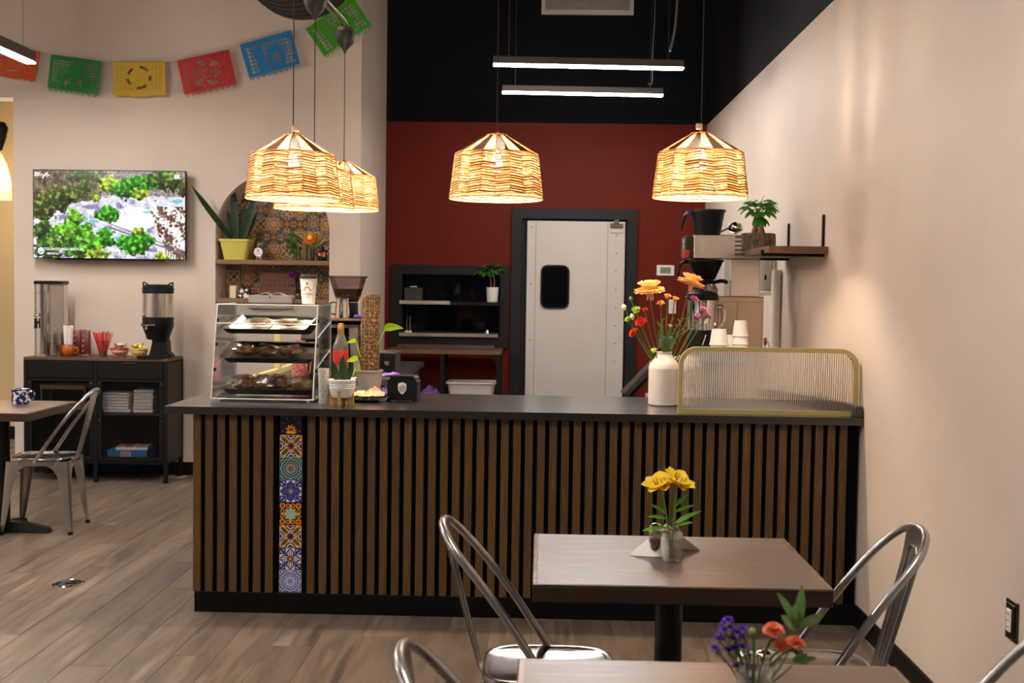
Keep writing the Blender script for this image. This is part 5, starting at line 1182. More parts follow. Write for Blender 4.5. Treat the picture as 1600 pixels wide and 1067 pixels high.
for sg in (-1, 1):
    pg = MB(); g = [[Vector((sg*(.002+(wk-.05)*i/8), -.055+.1*j/2, .03+.018*math.sin(PI*min(1, i/6)))) for i in range(9)] for j in range(3)]; pg.rings(g, False, False, False); lo = [[v-Vector((0, 0, .003)) for v in r_] for r_ in g]; pg.rings(lo, False, False, False); pg.rings([g[0], lo[0]], False, False, False); pg.build('page_block', white_paper, t, smooth=60)
B(-.006, .006, -.1015, -.1002, .006, .018).build('mark', ink, t)
p = P(461, 467, Yn-.03); t = thing('bud_vase', 'tiny clear bud vase on the lower niche shelf', 'vase', (p.x+.01, Yn-.03, s_lo)); MB().lathe([(.022, 0), (.03, .008), (.032, .03), (.018, .055), (.014, .066), (.016, .07), (.012, .068)], n=20).build('glass', clearmat('jar glass', (232, 232, 228), .12, .04), t)
for lb, px, py, r in (('magenta carnation rising from the tiny bud vase', 457, 431, .036), ('smaller magenta blossom below the magenta carnation', 458, 446, .02)):
    flower_thing('carnation', lb, 'flower', P(px, py, Yn-.03), 0, 0, r, (136, 24, 140), 'ruffle', (-.2, -.5, .8), 'niche flowers', base=Vector((p.x+.01, Yn-.03, s_lo+.01)), bow=0)

# ================================================================== TELEVISION
Yv = YT-.10; a, b = P(50, 264, Yv), P(291, 407, Yv)
tv = thing('television', 'large flat television showing a lush canyon resort on the warm white wall', 'television', ((a.x+b.x)/2, Yv, (a.z+b.z)/2)); tw, thh = (b.x-a.x)/2-.004, (a.z-b.z)/2-.002
B(-tw, tw, 0, .035, -thh, thh, .004).build('bezel', M('tv black', (6, 6, 7), .3, spec=.3), tv); B(-.3, .3, .035, .098, -.2, .2).build('wall_mount', black_metal, tv); B(-.42, .42, .0, .03, -thh-.012, -thh, .002).build('chin', black_plastic, tv)
gw, gh = 300, 172; vs_, fs_, cols = [], [], []
rnd = random.Random(77)
trees = [(.06, .42, .10, .16, 0), (.15, .36, .09, .12, 0), (.21, .27, .10, .10, 0), (.06, .70, .07, .12, 1), (.10, .88, .10, .14, 1), (.26, .58, .07, .14, 2), (.22, .72, .10, .13, 2), (.33, .72, .08, .12, 3), (.38, .83, .08, .12, 2), (.30, .88, .12, .12, 3), (.42, .95, .08, .06, 4), (.50, .50, .09, .09, 5), (.48, .76, .06, .11, 5), (.60, .82, .05, .09, 5), (.68, .84, .09, .13, 5), (.75, .78, .05, .08, 5), (.70, .68, .04, .04, 4), (.53, .17, .10, .10, 4), (.62, .2, .10, .11, 5), (.72, .14, .10, .09, 5), (.70, .26, .06, .06, 4), (.85, .1, .09, .12, 1), (.93, .12, .08, .10, 0), (.36, .05, .12, .10, 1), (.35, .2, .05, .08, 0), (.40, .30, .04, .05, 4), (.99, .22, .04, .1, 0), (.84, .98, .05, .05, 4)]
tc_ = [(70, 84, 42), (52, 84, 34), (92, 150, 40), (62, 120, 34), (140, 164, 50), (54, 134, 34)]
def nz(u, v, s_, o=0.0): return noise.noise(Vector((u*s_, v*s_*.58, o)))
def fr(u, v, s_, o=0.0): return noise.fractal(Vector((u*s_, v*s_*.58, o)), .9, 2.1, 5)
def tvcol(u, v):
    f1, f2, f3 = fr(u, v, 7, 1), fr(u, v, 22, 3), fr(u, v, 60, 7)
    u2, v2 = u+.012*f2, v+.02*f2
    c = Vector((226, 226, 236))+Vector((1, 1, .95))*(34*f2+26*f3)
    st_ = fr(u+v*.7, v*2.4-u*1.2, 11, 5)
    if st_ > .12 and u < .82: c = c.lerp(Vector((118, 104, 160)), min(.75, (st_-.12)*2.2))
    if f3 > .45: c = c.lerp(Vector((84, 72, 100)), .55)
    k = ((u2-.68)/.17)**2+((v2-.54)/.13)**2
    if k < 1: c = c.lerp(Vector((250, 252, 252)), .85)
    for px_, py_, rx, ry in ((.16, .43, .035, .03), (.40, .58, .03, .02), (.34, .56, .025, .018), (.57, .77, .04, .025), (.77, .46, .05, .018), (.95, .34, .04, .02), (.45, .67, .03, .015)):
        if ((u2-px_)/rx)**2+((v2-py_)/ry)**2 < 1: c = c.lerp(Vector((86, 186, 200)), .75)
    if v2 < .28 and u > .36: c = c.lerp(Vector((134, 122, 116))+Vector((1, 1, 1))*70*f3, .8)
    if v2 < .44-.25*u and u < .45: c = Vector((110, 94, 76))+Vector((1, .95, .8))*(50*f2+50*f3)
    if u2 > .82+.05*f1 and v > .40:
        h_ = f3*.8+.5*f2+.35*math.sin((u*1.6-v)*26+3*f1); c = Vector((238, 232, 232)) if h_ > -.05 else Vector((112, 78, 62))+Vector((1, 1, 1))*60*f3
    d = v-(.64+.62*(u-.5)); d2 = v-(.60+.62*(u-.5))
    if u > .5 and (abs(d) < .01 or abs(d2) < .006): c = Vector((128, 118, 132))
    if u > .86 and v > .8 and abs((u*60) % 1-.5) < .22 and d > -.02: c = Vector((104, 70, 60))
    for (cx, cy, rx, ry, k) in trees:
        q_ = ((u2-cx)/rx)**2+((v2-cy)/ry)**2
        if q_ < 1+.9*fr(u, v, 26, k+cx*9):
            g = fr(u, v, 40, cy*9+cx*5)
            c = Vector(tc_[k])*(.92+.75*g-.35*(v-cy)/ry+.25*f3)
            if g > .35: c = c+Vector((46, 52, 8))
    return c
for j in range(gh+1):
    for i in range(gw+1): vs_.append((-tw+.006+(2*tw-.012)*i/gw, -.0015, thh-.006-(2*thh-.012)*j/gh)); cols.append(tvcol(i/gw, j/gh))
for j in range(gh):
    for i in range(gw): k = j*(gw+1)+i; fs_.append((k, k+gw+1, k+gw+2, k+1))
me = bpy.data.meshes.new('screen'); me.from_pydata(vs_, [], fs_); ca = me.color_attributes.new('Col', 'FLOAT_COLOR', 'POINT')
flat = []
for c in cols: flat += list(lin([max(0, min(255, v)) for v in c]))
ca.data.foreach_set('color', flat); tvm = vcolmat('screen picture', .12, .29); me.materials.append(tvm); me.update()
so = bpy.data.objects.new('screen', me); COL.objects.link(so); so.parent = tv
wtx = emitmat('screen white', (255, 255, 255), .3)
def tvt(vf, u, v): text_flat(vf, -.0035, -tw+2*tw*u, thh-2*thh*v).build('caption', wtx, tv, smooth=0, recalc=False)
tvt(T_CAP, .203, .895); tvt(T_MEX, .129, .945); tvt(T_8K, .945, .07); tvt(T_8KB, .035, .055)
sq_ = MB().tube([(-tw+2*tw*u, -.0035, thh-2*thh*v) for u, v in ((.055, .05), (.075, .07), (.065, .1), (.085, .05), (.1, .03), (.09, .075), (.115, .06))], .004, 4); sq_.build('caption', wtx, tv)
pin = MB().tube([(-tw+2*tw*(.055+.017*math.cos(2*PI*k/24)), -.0035, thh-2*thh*(.915+.031*math.sin(2*PI*k/24))) for k in range(24)], .005, 4, True); pin.lathe([(.011, 0), (.011, .001)], (-tw+2*tw*.055, -.003, thh-2*thh*.912), 16, rot=Matrix.Rotation(PI/2, 3, 'X')); pin.build('caption', wtx, tv)

# ================================================================== CUT PAPER BANNER
Yf = YT-.055
def flag(col, label, tl, tr, hpx, style, skew=0.0):
    A, Bv = P(tl[0], tl[1], Yf), P(tr[0], tr[1], Yf); ux = (Bv-A); Wd = ux.length; ux.normalize(); uz = Vector((ux.z, 0, -ux.x)); Hh = hpx*Yf/1850
    t = thing('cut_paper_flag', label, 'paper flag', A, 0, 'cut paper banner flags'); gx_, gy_ = 54, 40; vs, fs = [], []
    for j in range(gy_+1):
        for i in range(gx_+1):
            u, v = i/gx_, j/gy_; w_ = .008*math.sin(u*5+v*3+tl[0]); p_ = ux*(Wd*(u-.0)+skew*v*.02)+uz*(Hh*v); vs.append((p_.x, p_.y+w_*v-.002, p_.z))
    for j in range(gy_):
        for i in range(gx_):
            u, v = (i+.5)/gx_, (j+.5)/gy_; keep = True; sc_ = 9
            edge = .86+.10*abs(math.sin(u*PI*sc_)) if style != 'wave' else .84+.12*(1 if .33 < u < .66 else .3+.5*abs(math.sin(u*PI*9)))
            if v > edge: keep = False
            if style != 'wave' and .87 < v < .93 and abs(math.sin(u*PI*sc_)) > .8: keep = False
            inn = .07 < u < .93 and .1 < v < .8
            if inn:
                if style == 'lattice':
                    fig = ((u-.5)/.16)**2+((v-.35)/.2)**2 < 1 or ((u-.25)/.1)**2+((v-.55)/.12)**2 < 1 or ((u-.76)/.1)**2+((v-.58)/.12)**2 < 1 or v > .68 or abs(u-.5) < .03
                    if not fig and i % 3 != 0 and j % 3 != 0: keep = False
                    if .6 < v < .76 and (abs(u-.33) < .035 or abs(u-.64) < .035): keep = False
                elif style == 'wave':
                    r_ = math.hypot((u-.5)*1.35, v-.42); an = math.atan2(v-.42, u-.5)
                    if abs(r_-.29) < .035 and math.sin(an*5+1) > -.2: keep = False
                    elif r_ > .36 and (i % 4 == 0 and (j+2*((i//4) % 2)) % 4 == 0): keep = False
                elif style == 'medallion':
                    r_ = math.hypot((u-.5)*1.3, v-.45); an = math.atan2(v-.45, u-.5)
                    if r_ < .36 and abs(math.sin(an*4+r_*9))*abs(math.cos(r_*26)) > .55: keep = False
                    if .28 < r_ < .37 and math.sin(an*6) > .3: keep = False
                    if r_ > .45 and (i*2+j*3) % 9 < 2: keep = False
                elif style == 'figures':
                    fig = abs(u-.3-.1*(v-.4)) < .09 and v > .2 or ((u-.62)/.16)**2+((v-.5)/.3)**2 < 1 and not ((u-.6)/.09)**2+((v-.55)/.16)**2 < 1
                    if not fig and i % 4 != 0 and j % 4 != 0: keep = False
            if keep: k = j*(gx_+1)+i; fs.append((k, k+1, k+gx_+2, k+gx_+1))
    me = bpy.data.meshes.new('sheet'); me.from_pydata(vs, [], fs); me.materials.append(M('flag '+str(col), col, .45, transl=.15)); o = bpy.data.objects.new('sheet', me); COL.objects.link(o); o.parent = t
    sm_ = o.modifiers.new('thickness', 'SOLIDIFY'); sm_.thickness = .0012
    MB().tube([(0, 0, .0), tuple(ux*Wd)], .0042, 5).build('hem', MATS['flag '+str(col)], t)
    return A, Bv
fl_ = [((206, 84, 22), 'orange cut paper flag at the doorway end of the banner', (-22, 66), (62, 82), 50, 'wave'), ((24, 134, 52), 'green cut paper flag with tree shapes', (80, 86), (159, 97), 58, 'lattice'), ((214, 176, 22), 'yellow cut paper flag with round motif', (176, 98), (258, 97), 56, 'wave'), ((190, 32, 36), 'red cut paper flag with flower medallion', (277, 96), (358, 78), 60, 'medallion'), ((28, 126, 190), 'blue cut paper flag with scalloped fringe behind the lamp cord', (375, 71), (455, 48), 60, 'figures'), ((62, 156, 28), 'bright lime green cut paper flag at the duct end of the banner', (478, 46), (551, -5), 58, 'figures')]
ends = [flag(c_, lb, tl, tr, h_, st_) for c_, lb, tl, tr, h_, st_ in fl_]
sp_ = [P(-60, 55, Yf)]
for A, Bv in ends: sp_ += [A, Bv]
sp_.append(P(575, -24, Yf))
tag(MB().tube([Vector((v.x, v.y+.003, v.z+.003)) for v in sp_], .0022, 5).build('banner_string', M('string', (190, 170, 150), .8)), 'thin string the cut paper flags hang from', 'string')

# ================================================================== SIDEBOARD AND DRINK STATION
sbx0, sbx1, sby0, sby1 = -3.845, -2.768, 8.69, 9.085; ZS = P(200, 560, sby0).z
sb = thing('sideboard', 'black steel sideboard with brown top and mesh doors under the television', 'sideboard', (sbx0, sby0, 0)); Wb, Db = sbx1-sbx0, sby1-sby0
B(0, Wb, 0, Db, ZS-.022, ZS, .002).build('top', M('sideboard brown', (94, 68, 54), .45, 0, var=(76, 54, 42), scale=5, stretch=(1, 8, 8)), sb)
blk = M('sideboard black', (11, 10, 10), .5, 0, spec=.25)
for x_ in (0, Wb/2-.015, Wb-.03):
    for y_ in ((0, Db-.03) if x_ != Wb/2-.015 else (0,)): B(x_, x_+.03, y_, y_+.03, 0, ZS-.022, .002).build('leg', blk, sb)
B(.03, Wb-.03, Db-.012, Db-.004, .14, ZS-.022).build('back_panel', blk, sb); B(.01, Wb-.01, .01, Db-.012, .14, .16).build('bottom_panel', blk, sb); B(.03, Wb-.03, .05, Db-.012, .50, .515).build('shelf', M('sideboard shelf', (52, 38, 30), .5), sb)
def expanded(x0, x1, z0, z1, y, cw=.016, ch=.011, t_=.0018):
    mb = MB(); nx, nz_ = int((x1-x0)/cw), int((z1-z0)/ch)
    for j in range(nz_):
        for i in range(nx):
            xa, za = x0+(i+.5*(j % 2))*cw, z0+j*ch
            if xa+cw > x1+cw*.5: continue
            for d in (0, 1):
                xs0_, xs1_ = (xa, xa+cw/2) if d == 0 else (xa+cw/2, xa+cw); zA, zB = (za, za+ch) if d == 0 else (za+ch, za)
                mb.add([(xs0_, y, zA-t_), (xs1_, y, zB-t_), (xs1_, y, zB+t_), (xs0_, y, zA+t_), (xs0_, y+.0015, zA-t_), (xs1_, y+.0015, zB-t_), (xs1_, y+.0015, zB+t_), (xs0_, y+.0015, zA+t_)], [(0, 1, 2, 3), (7, 6, 5, 4), (3, 2, 6, 7), (4, 5, 1, 0)])
    return mb
zdr = ZS-.022-.135
for k in range(2):
    x0, x1 = (.032, Wb/2-.017) if k == 0 else (Wb/2+.017, Wb-.032)
    d_ = B(x0, x1, 0.001, .018, zdr+.004, ZS-.026, .002).build('drawer', blk, sb); MB().tube([((x0+x1)/2-.05, -.004, ZS-.036), ((x0+x1)/2+.05, -.004, ZS-.036)], .004, 6).build('pull', black_metal, d_)
    fr = MB(); zb_, zt_2 = .165, zdr
    for bd in ((x0, x1, .002, .016, zt_2-.02, zt_2), (x0, x1, .002, .016, zb_, zb_+.03), (x0, x0+.03, .002, .016, zb_+.03, zt_2-.02), (x1-.03, x1, .002, .016, zb_+.03, zt_2-.02)): fr.bounds(*bd)
    dd_ = fr.build('mesh_door', blk, sb); expanded(x0+.03, x1-.03, zb_+.03, zt_2-.02, .008).build('mesh', M('mesh black', (14, 13, 13), .5, spec=.3), dd_, kind='stuff', smooth=0, recalc=False)
    for zz in (zt_2-.03, zb_+.3):
        for xx in (x0+.012, x1-.012): MB().lathe([(.004, 0), (.004, .003), (.001, .004)], (xx, .002, zz), 8, rot=Matrix.Rotation(PI/2, 3, 'X')).build('bolt', chrome, dd_)
for x_ in (.004, Wb-.008):
    B(x_, x_+.004, .03, Db-.03, .16, ZS-.03).build('side_panel', M('side smoke', (42, 36, 33), .5, spec=.3), sb)
# stored goods behind the mesh
def sx2(px, Y=8.85): return P(px, 640, Y).x
for lb, px0, px1, py0, rt in (('slanted stack of white folded napkins behind the mesh, by the cabinet middle', 164, 210, 612, .05), ('slanted stack of white folded napkins behind the mesh, by the cabinet end', 212, 247, 607, .05)):
    xa, xb = sx2(px0), sx2(px1); hz = P(200, py0, 8.85).z-.515; t = thing('napkin_stack', lb, 'napkins', ((xa+xb)/2, 8.86, .515), 0, 'napkin stacks in the sideboard'); n_ = 7
    for k in range(n_): MB().box((random.uniform(-.006, .006), 0, hz*(k+.5)/n_), (xb-xa-.02, .18, hz/n_*.94), Matrix.Rotation(random.uniform(-.03, .03), 3, 'Z'), .006).build('napkin_pack', M('napkin white', (214, 204, 198), .8), t)
xa, xb = sx2(172), sx2(238); t = thing('blue_box', 'blue carton with white panel on the bottom of the sideboard', 'carton', ((xa+xb)/2, 8.86, .16)); B(-.15, .15, -.1, .1, 0, .075, .003).build('carton', M('carton blue', (38, 112, 168), .5), t); B(-.05, .03, -.1015, -.1002, .0, .07).build('panel', M('carton panel', (168, 150, 140), .6), t)
t2 = thing('magazine', 'stack of colourful printed cards on the blue carton', 'magazine', ((xa+xb)/2+.02, 8.86, .235), .1); B(-.12, .12, -.08, .08, 0, .02, .002).build('pages', white_paper, t2); B(-.12, .12, -.08, .08, .0205, .026, .001).build('cover', M('cover print', (150, 40, 34), .4, 0, var=[(200, 130, 50), (40, 40, 80), (220, 200, 190)], scale=22, contrast=(.4, .6), detail=1), t2)
t = thing('wooden_crate', 'low wooden slat crate behind the mesh of the other door', 'crate', (sx2(105), 8.86, .515)); cw_ = M('crate pine', (140, 104, 64), .6)
for zz in (.02, .17): B(-.17, .17, -.1, -.09, zz, zz+.035, .002).build('slat', cw_, t); B(-.17, .17, .09, .1, zz, zz+.035, .002).build('slat', cw_, t)
for x_ in (-.17, .16):
    for y_ in (-.09, .08): B(x_, x_+.01, y_, y_+.01, 0, .21).build('post', cw_, t)
# tea dispenser
Yd = 8.90; dx_ = lambda px, py=500: P(px, py, Yd).x; dz_ = lambda py, px=150: P(px, py, Yd).z-ZS
t = thing('tea_dispenser', 'tall stainless iced tea dispenser with black lid and tap', 'dispenser', (dx_(68), Yd, ZS)); hT = P(70, 444, Yd).z-ZS; xr = dx_(102)-dx_(68)
def dpoly(r, x1): return [(r*math.cos(PI/2+PI*k/14), r*math.sin(PI/2+PI*k/14)) for k in range(15)]+[(x1, -r), (x1, r)]
# rounded nose points along -x, flat body towards +x
MB().lathe([(.06, 0), (.064, .003), (.064, hT)], n=36).build('body', chrome, t); B(.0, xr-.004, -.02, .066, 0, hT-.002, .004).build('rear_tank', steel, t)
MB().rings([[Vector((a_, b_, z_)) for a_, b_ in dpoly(r_, xr)] for r_, z_ in ((.067, hT), (.07, hT+.006), (.07, hT+.018), (.06, hT+.026))]).build('lid', black_plastic, t, smooth=30)
MB().lathe([(.064, hT-.077), (.067, hT-.075), (.067, hT-.06), (.064, hT-.058)], n=36).build('handle_band', chrome, t, smooth=30); MB().lathe([(.0655, .0), (.0655, .018), (.063, .02)], n=36).build('base_band', chrome, t, smooth=30)
zz = P(60, 503, Yd).z-ZS
MB().cyl((-.02, -.06, zz), (-.02, -.1, zz), .012, .010, 10).build('tap', black_plastic, t); MB().cyl((-.02, -.092, zz+.03), (-.02, -.092, zz-.045), .010, .013, 10).build('tap_spout', black_plastic, t); MB().ball((-.02, -.09, zz+.055), .016, (1.3, 1, .7)).build('tap_lever', chrome, t)
# upside-down clear cups
p = PZ(86, 553, ZS); t = thing('cup_stack', 'stack of clear plastic cups beside the tea dispenser', 'plastic cups', (P(87, 553, 8.80).x, 8.80, ZS)); hq = P(87, 518, 8.8).z-ZS
for k in range(4):
    z0 = .016*k; MB().lathe([(.042, z0), (.0425, z0+.003), (.03, z0+hq-.05), (.027, z0+hq-.05), (.029, z0+hq-.056)], n=20).build('cup', clearmat('clear cup', (232, 230, 228), .16, .08), t)
# straws in orange mug
t = thing('mug', 'round orange glazed mug holding white straws', 'mug', (P(107, 553, 8.83).x, 8.83, ZS)); MB().lathe([(.03, 0), (.036, .004), (.05, .03), (.052, .05), (.044, .075), (.041, .085), (.044, .09), (.04, .09), (.037, .08), (.046, .05), (.03, .008)], n=28).build('body', M('amber glaze', (178, 90, 26), .18, 0, var=(150, 66, 18), scale=18), t); MB().tube(spline([(.045, 0, .07), (.07, 0, .06), (.066, 0, .03), (.046, 0, .025)], 4), .006, 6).build('handle', MATS['amber glaze'], t)
t2 = thing('straw_bundle', 'bundle of white paper-wrapped straws in the orange mug', 'straws', (t.location.x, 8.83, ZS+.012)); hs = P(107, 508, 8.83).z-ZS-.012
for k in range(19):
    a_ = k*2.4; r_ = .0062*math.sqrt(k); MB().tube([(r_*math.cos(a_), r_*math.sin(a_), 0), (r_*1.35*math.cos(a_), r_*1.35*math.sin(a_), hs-.012*random.random())], .0042, 6).build('straw', white_paper, t2)
# coffee bags
for lb, px, rz in (('foil coffee bag with maroon print, nearest the orange mug', 121, .25), ('foil coffee bag with maroon print, second from the orange mug', 135, .1)):
    t = thing('coffee_bag', lb, 'coffee bag', (P(px, 545, 8.95).x, 8.95, ZS), rz, 'maroon coffee bags'); hB = P(px, 515, 8.95).z-ZS; bg = [[Vector((x_, y_, z_)) for x_, y_ in rrect(-w_, w_, -d_, d_, min(.012, d_*.9), 3)] for w_, d_, z_ in ((.026, .024, 0), (.030, .034, .02), (.031, .03, hB*.5), (.030, .018, hB*.85), (.030, .004, hB))]
    MB().rings(bg).build('pouch', M('maroon foil', (120, 36, 30), .35, .1, var=[(96, 26, 24), (150, 70, 60)], scale=24), t, smooth=50)
    for k in range(4): MB().tube([(-.027+.002*k, -.034+.003*k, .03+hB*.2*k), (-.008, -.0375+.004*k, .042+hB*.2*k)], .0035, 4).build('print_band', M('cream print', (214, 190, 170), .5), t)
    B(-.027, .027, -.028, .028, 0, .012, .004).build('base_fold', M('foil silver', (206, 200, 192), .3, .6), t)
# red straws in a glass
t = thing('glass', 'flared clear glass holding red stir straws', 'glass', (P(161, 553, 8.84).x, 8.84, ZS)); MB().lathe([(.026, 0), (.028, .003), (.036, .12), (.034, .12), (.025, .008)], n=22).build('glass', clearmat('clear cup', (232, 230, 228), .16, .08), t)
t2 = thing('straw_bundle', 'fan of red stir straws in the flared glass', 'straws', (t.location.x, 8.84, ZS+.009)); hs = P(161, 517, 8.84).z-ZS-.01
for k in range(34):
    a_ = k*2.4; r_ = .0038*math.sqrt(k); MB().tube([(r_*.9*math.cos(a_), r_*.9*math.sin(a_), 0), (r_*3.6*math.cos(a_), r_*3.2*math.sin(a_), hs*(.9+.1*random.random()))], .003, 5).build('straw', M('straw red', (206, 40, 34), .35), t2)
# two painted bowls with packets
for lb, lb2, px, rim, c2, pc_, pk in (('clay bowl with red zigzag painting on the sideboard', 'sugar packet in the red painted bowl', 187, (190, 40, 34), (150, 50, 40), [(226, 206, 190), (150, 100, 80), (232, 220, 206)], 0), ('clay bowl with yellow rim beside the thermal server', 'sweetener packet in the yellow rimmed bowl', 217, (226, 190, 40), (206, 150, 40), [(226, 214, 110), (232, 222, 150), (214, 196, 90)], 1)):
    Yw = 8.87; t = thing('bowl', lb, 'bowl', (P(px, 550, Yw).x, Yw, ZS), 0, 'painted bowls')
    MB().lathe([(.04, 0), (.045, .004), (.062, .035), (.068, .06), (.064, .06), (.055, .035), (.03, .008)], n=32).build('body', M('bowl cream %d' % pk, (226, 204, 180), .4), t); MB().tube([(.067*math.cos(2*PI*k/32), .067*math.sin(2*PI*k/32), .06) for k in range(32)], .006, 6, True).build('rim', M('bowl rim %d' % pk, rim, .35), t)
    MB().lathe([(.0465, .006), (.0625, .034), (.0635, .036), (.0628, .037)], n=32).build('painted_band', M('bowl band %d' % pk, c2, .4), t)
    zg = MB().tube([(((.0475 if k % 2 else .064))*math.cos(2*PI*k/28), ((.0475 if k % 2 else .064))*math.sin(2*PI*k/28), .008 if k % 2 else .034) for k in range(28)], .0022, 4, True); zg.build('zigzag', M('bowl cream %d' % pk, (226, 204, 180), .4), t)
    for k in range(16):
        a_ = k*2.4; r_ = .012*math.sqrt(k)*.9; pkx = MB().box((0, 0, 0), (.045, .028, .006), None, .002); o = pkx.build('packet', M('packet %d %d' % (pk, k % 3), pc_[k % 3], .5), None, (t.location.x+r_*math.cos(a_), Yw+r_*math.sin(a_), ZS+.062+.028*(1-(r_/.06)**2)+.003*(k % 3)), smooth=0); o.rotation_euler = (random.uniform(-.9, .9), random.uniform(-.7, .7), random.uniform(0, 3)); tag(o, lb2, 'packet', lb2.replace('packet', 'packets'))
# thermal server
Yd = 8.80; t = thing('thermal_server', 'black and steel thermal coffee server with tap on a pedestal', 'coffee server', (P(247, 555, Yd).x, Yd, ZS)); z_ = lambda py: P(247, py, Yd).z-ZS; R1 = 23.5*Yd/1850
MB().lathe([(R1*.92, z_(497)), (R1, z_(495)), (R1, z_(458)), (R1*.95, z_(457))], n=36).build('steel_jacket', steel, t)
MB().lathe([(R1*.98, z_(459)), (R1*1.03, z_(458)), (R1*1.03, z_(449)), (R1*.85, z_(445)), (R1*.3, z_(444))], n=36).build('lid', black_plastic, t)
for sg in (-1, 1): MB().tube(spline([(sg*R1*.95, 0, z_(452)), (sg*R1*1.0, 0, z_(442)), (sg*R1*.8, 0, z_(443)), (sg*R1*.55, 0, z_(447))], 4), .006, 6).build('lid_handle', black_plastic, t)
MB().lathe([(R1*.4, z_(531)), (R1*.72, z_(530)), (R1*.95, z_(514)), (R1*1.02, z_(510)), (R1*1.02, z_(496)), (R1*.9, z_(494))], n=36).build('lower_collar', black_plastic, t)
B(-.05, .07, -.0, .07, .02, z_(528), .01).build('pedestal', black_plastic, t); MB().prism([(-.12, -.12), (.06, -.12), (.10, -.02), (.10, .08), (-.05, .08), (-.12, -.02)], 0, .022, 'z').build('base', black_plastic, t, smooth=0)
MB().prism([(-.06, .022), (.11, .022), (.08, .05), (.075, z_(531)), (-.03, z_(531))], -.03, .06, 'y').build('pedestal_web', black_plastic, t, smooth=0)
zq = z_(507); B(-.085, .02, -R1-.03, -R1+.01, zq-.008, zq+.008, .004).build('tap_bar', chrome, t); MB().cyl((-.045, -R1-.02, zq), (-.045, -R1-.02, zq-.035), .008, n=10).build('tap_spout', chrome, t); MB().ball((-R1*.72, -R1*.75, z_(492)), .017, (1.2, 1, .8)).build('tap_knob', chrome, t)

# ================================================================== CHAIRS AND TABLES
def make_chair(label):
    t = thing('metal_chair', label, 'chair', group='raw steel cafe chairs')
    def se(ax, by, z, e=4.0, n=40): return [Vector((ax*math.copysign(abs(math.cos(2*PI*k/n))**(2/e), math.cos(2*PI*k/n)), by*math.copysign(abs(math.sin(2*PI*k/n))**(2/e), math.sin(2*PI*k/n)), z)) for k in range(n)]
    A_, B_ = .185, .175
    MB().rings([se(A_*.98, B_*.98, .405), se(A_, B_, .41), se(A_, B_, .442), se(A_*.985, B_*.985, .449), se(A_*.95, B_*.95, .451), se(A_*.90, B_*.90, .4475), se(A_*.86, B_*.86, .4455), se(A_*.5, B_*.5, .4405, 3), se(A_*.1, B_*.1, .439, 2)]).build('seat', M('polished seat steel', (160, 154, 150), .15, 1.0, var=(136, 131, 128), scale=6), t, smooth=40)
    zs_ = [(.0, .178), (.035, .150), (.075, .112), (.12, .085), (.2, .066), (.35, .055), (.6, .045), (.85, .033), (1, .022)]
    for sx in (-1, 1):
        for sy in (-1, 1):
            rings_ = []
            for q_, a_ in zs_:
                z = .432*(1-q_)+.018*q_; cx, cy = sx*(.180+.028*q_), sy*(.170+.018*q_); ax_ = min(a_, .176); ay_ = min(a_, .166); r_ = .014+.006*(1-q_); th = .0032; o_ = []
                C = Vector((cx, cy, z)); r_ = min(r_, ax_*.45)
                out = [C-Vector((sx*ax_, 0, 0)), C-Vector((sx*r_, 0, 0)), C-Vector((sx*r_*.3, sy*r_*.3, 0)), C-Vector((0, sy*r_, 0)), C-Vector((0, sy*ay_, 0))]
                inn = [C-Vector((sx*th, sy*ay_, 0)), C-Vector((sx*th, sy*r_, 0)), C-Vector((sx*(r_*.3+th), sy*(r_*.3+th), 0)), C-Vector((sx*r_, sy*th, 0)), C-Vector((sx*ax_, sy*th, 0))]
                rings_.append(out+inn)
            lg = MB().rings(rings_).build('leg', gunmetal, t, smooth=40)
            MB().box((sx*.199, sy*.180, .0105), (.024, .024, .021), None, .003).build('rubber_foot', black_plastic, lg)
    hp_ = [(.012, -.172, .425), (-.03, -.172, .49), (-.11, -.168, .61), (-.19, -.160, .715), (-.25, -.142, .785), (-.283, -.10, .825), (-.297, -.05, .842), (-.30, 0, .846)]
    hp_ += [(x_, -y_, z_) for x_, y_, z_ in hp_[-2::-1]]
    MB().tube(spline(hp_, 5), .0115, 10).build('back_hoop', gunmetal, t, smooth=60)
    sp = spline([(-.172, 0, .425), (-.195, 0, .445), (-.212, 0, .50), (-.245, 0, .62), (-.28, 0, .755), (-.294, 0, .838)], 5); g = []
    for i, p_ in enumerate(sp):
        f_ = i/(len(sp)-1); w_ = .044+.034*f_; g.append([Vector((p_.x+.006*abs(v)**2, w_*v, p_.z)) for v in (-1, -.6, -.5, 0, .5, .6, 1)])
    th_ = [[v-Vector((.0025, 0, 0)) for v in r_] for r_ in g]; mb = MB(); mb.rings(g, False, False, False); mb.rings(th_, False, False, False)
    for k in (0, -1): mb.rings([[r_[k] for r_ in g], [r_[k] for r_ in th_]], False, False, False)
    mb.build('splat', gunmetal, t, smooth=50)
    rib = []
    for f_, v in ((.35, -.5), (.6, -.55), (.85, -.55), (.9, -.3), (.9, .3), (.85, .55), (.6, .55), (.35, .5)):
        p_ = sp[int(f_*(len(sp)-1))]; rib.append((p_.x+.004, (.044+.034*f_)*v, p_.z))
    MB().tube(rib, .0028, 5).build('embossed_rib', gunmetal, t)
    for sy in (-1, 1): MB().lathe([(.009, 0), (.009, .004), (.005, .007)], (.008, sy*.176, .428), 10, rot=Matrix.Rotation(-sy*PI/2, 3, 'X')).build('bolt', chrome, t)
    return t
ch = make_chair('raw steel cafe chair at the small table with the blue patterned mug'); ch.location = (-2.975, 7.02, 0); ch.rotation_euler.z = PI+.10
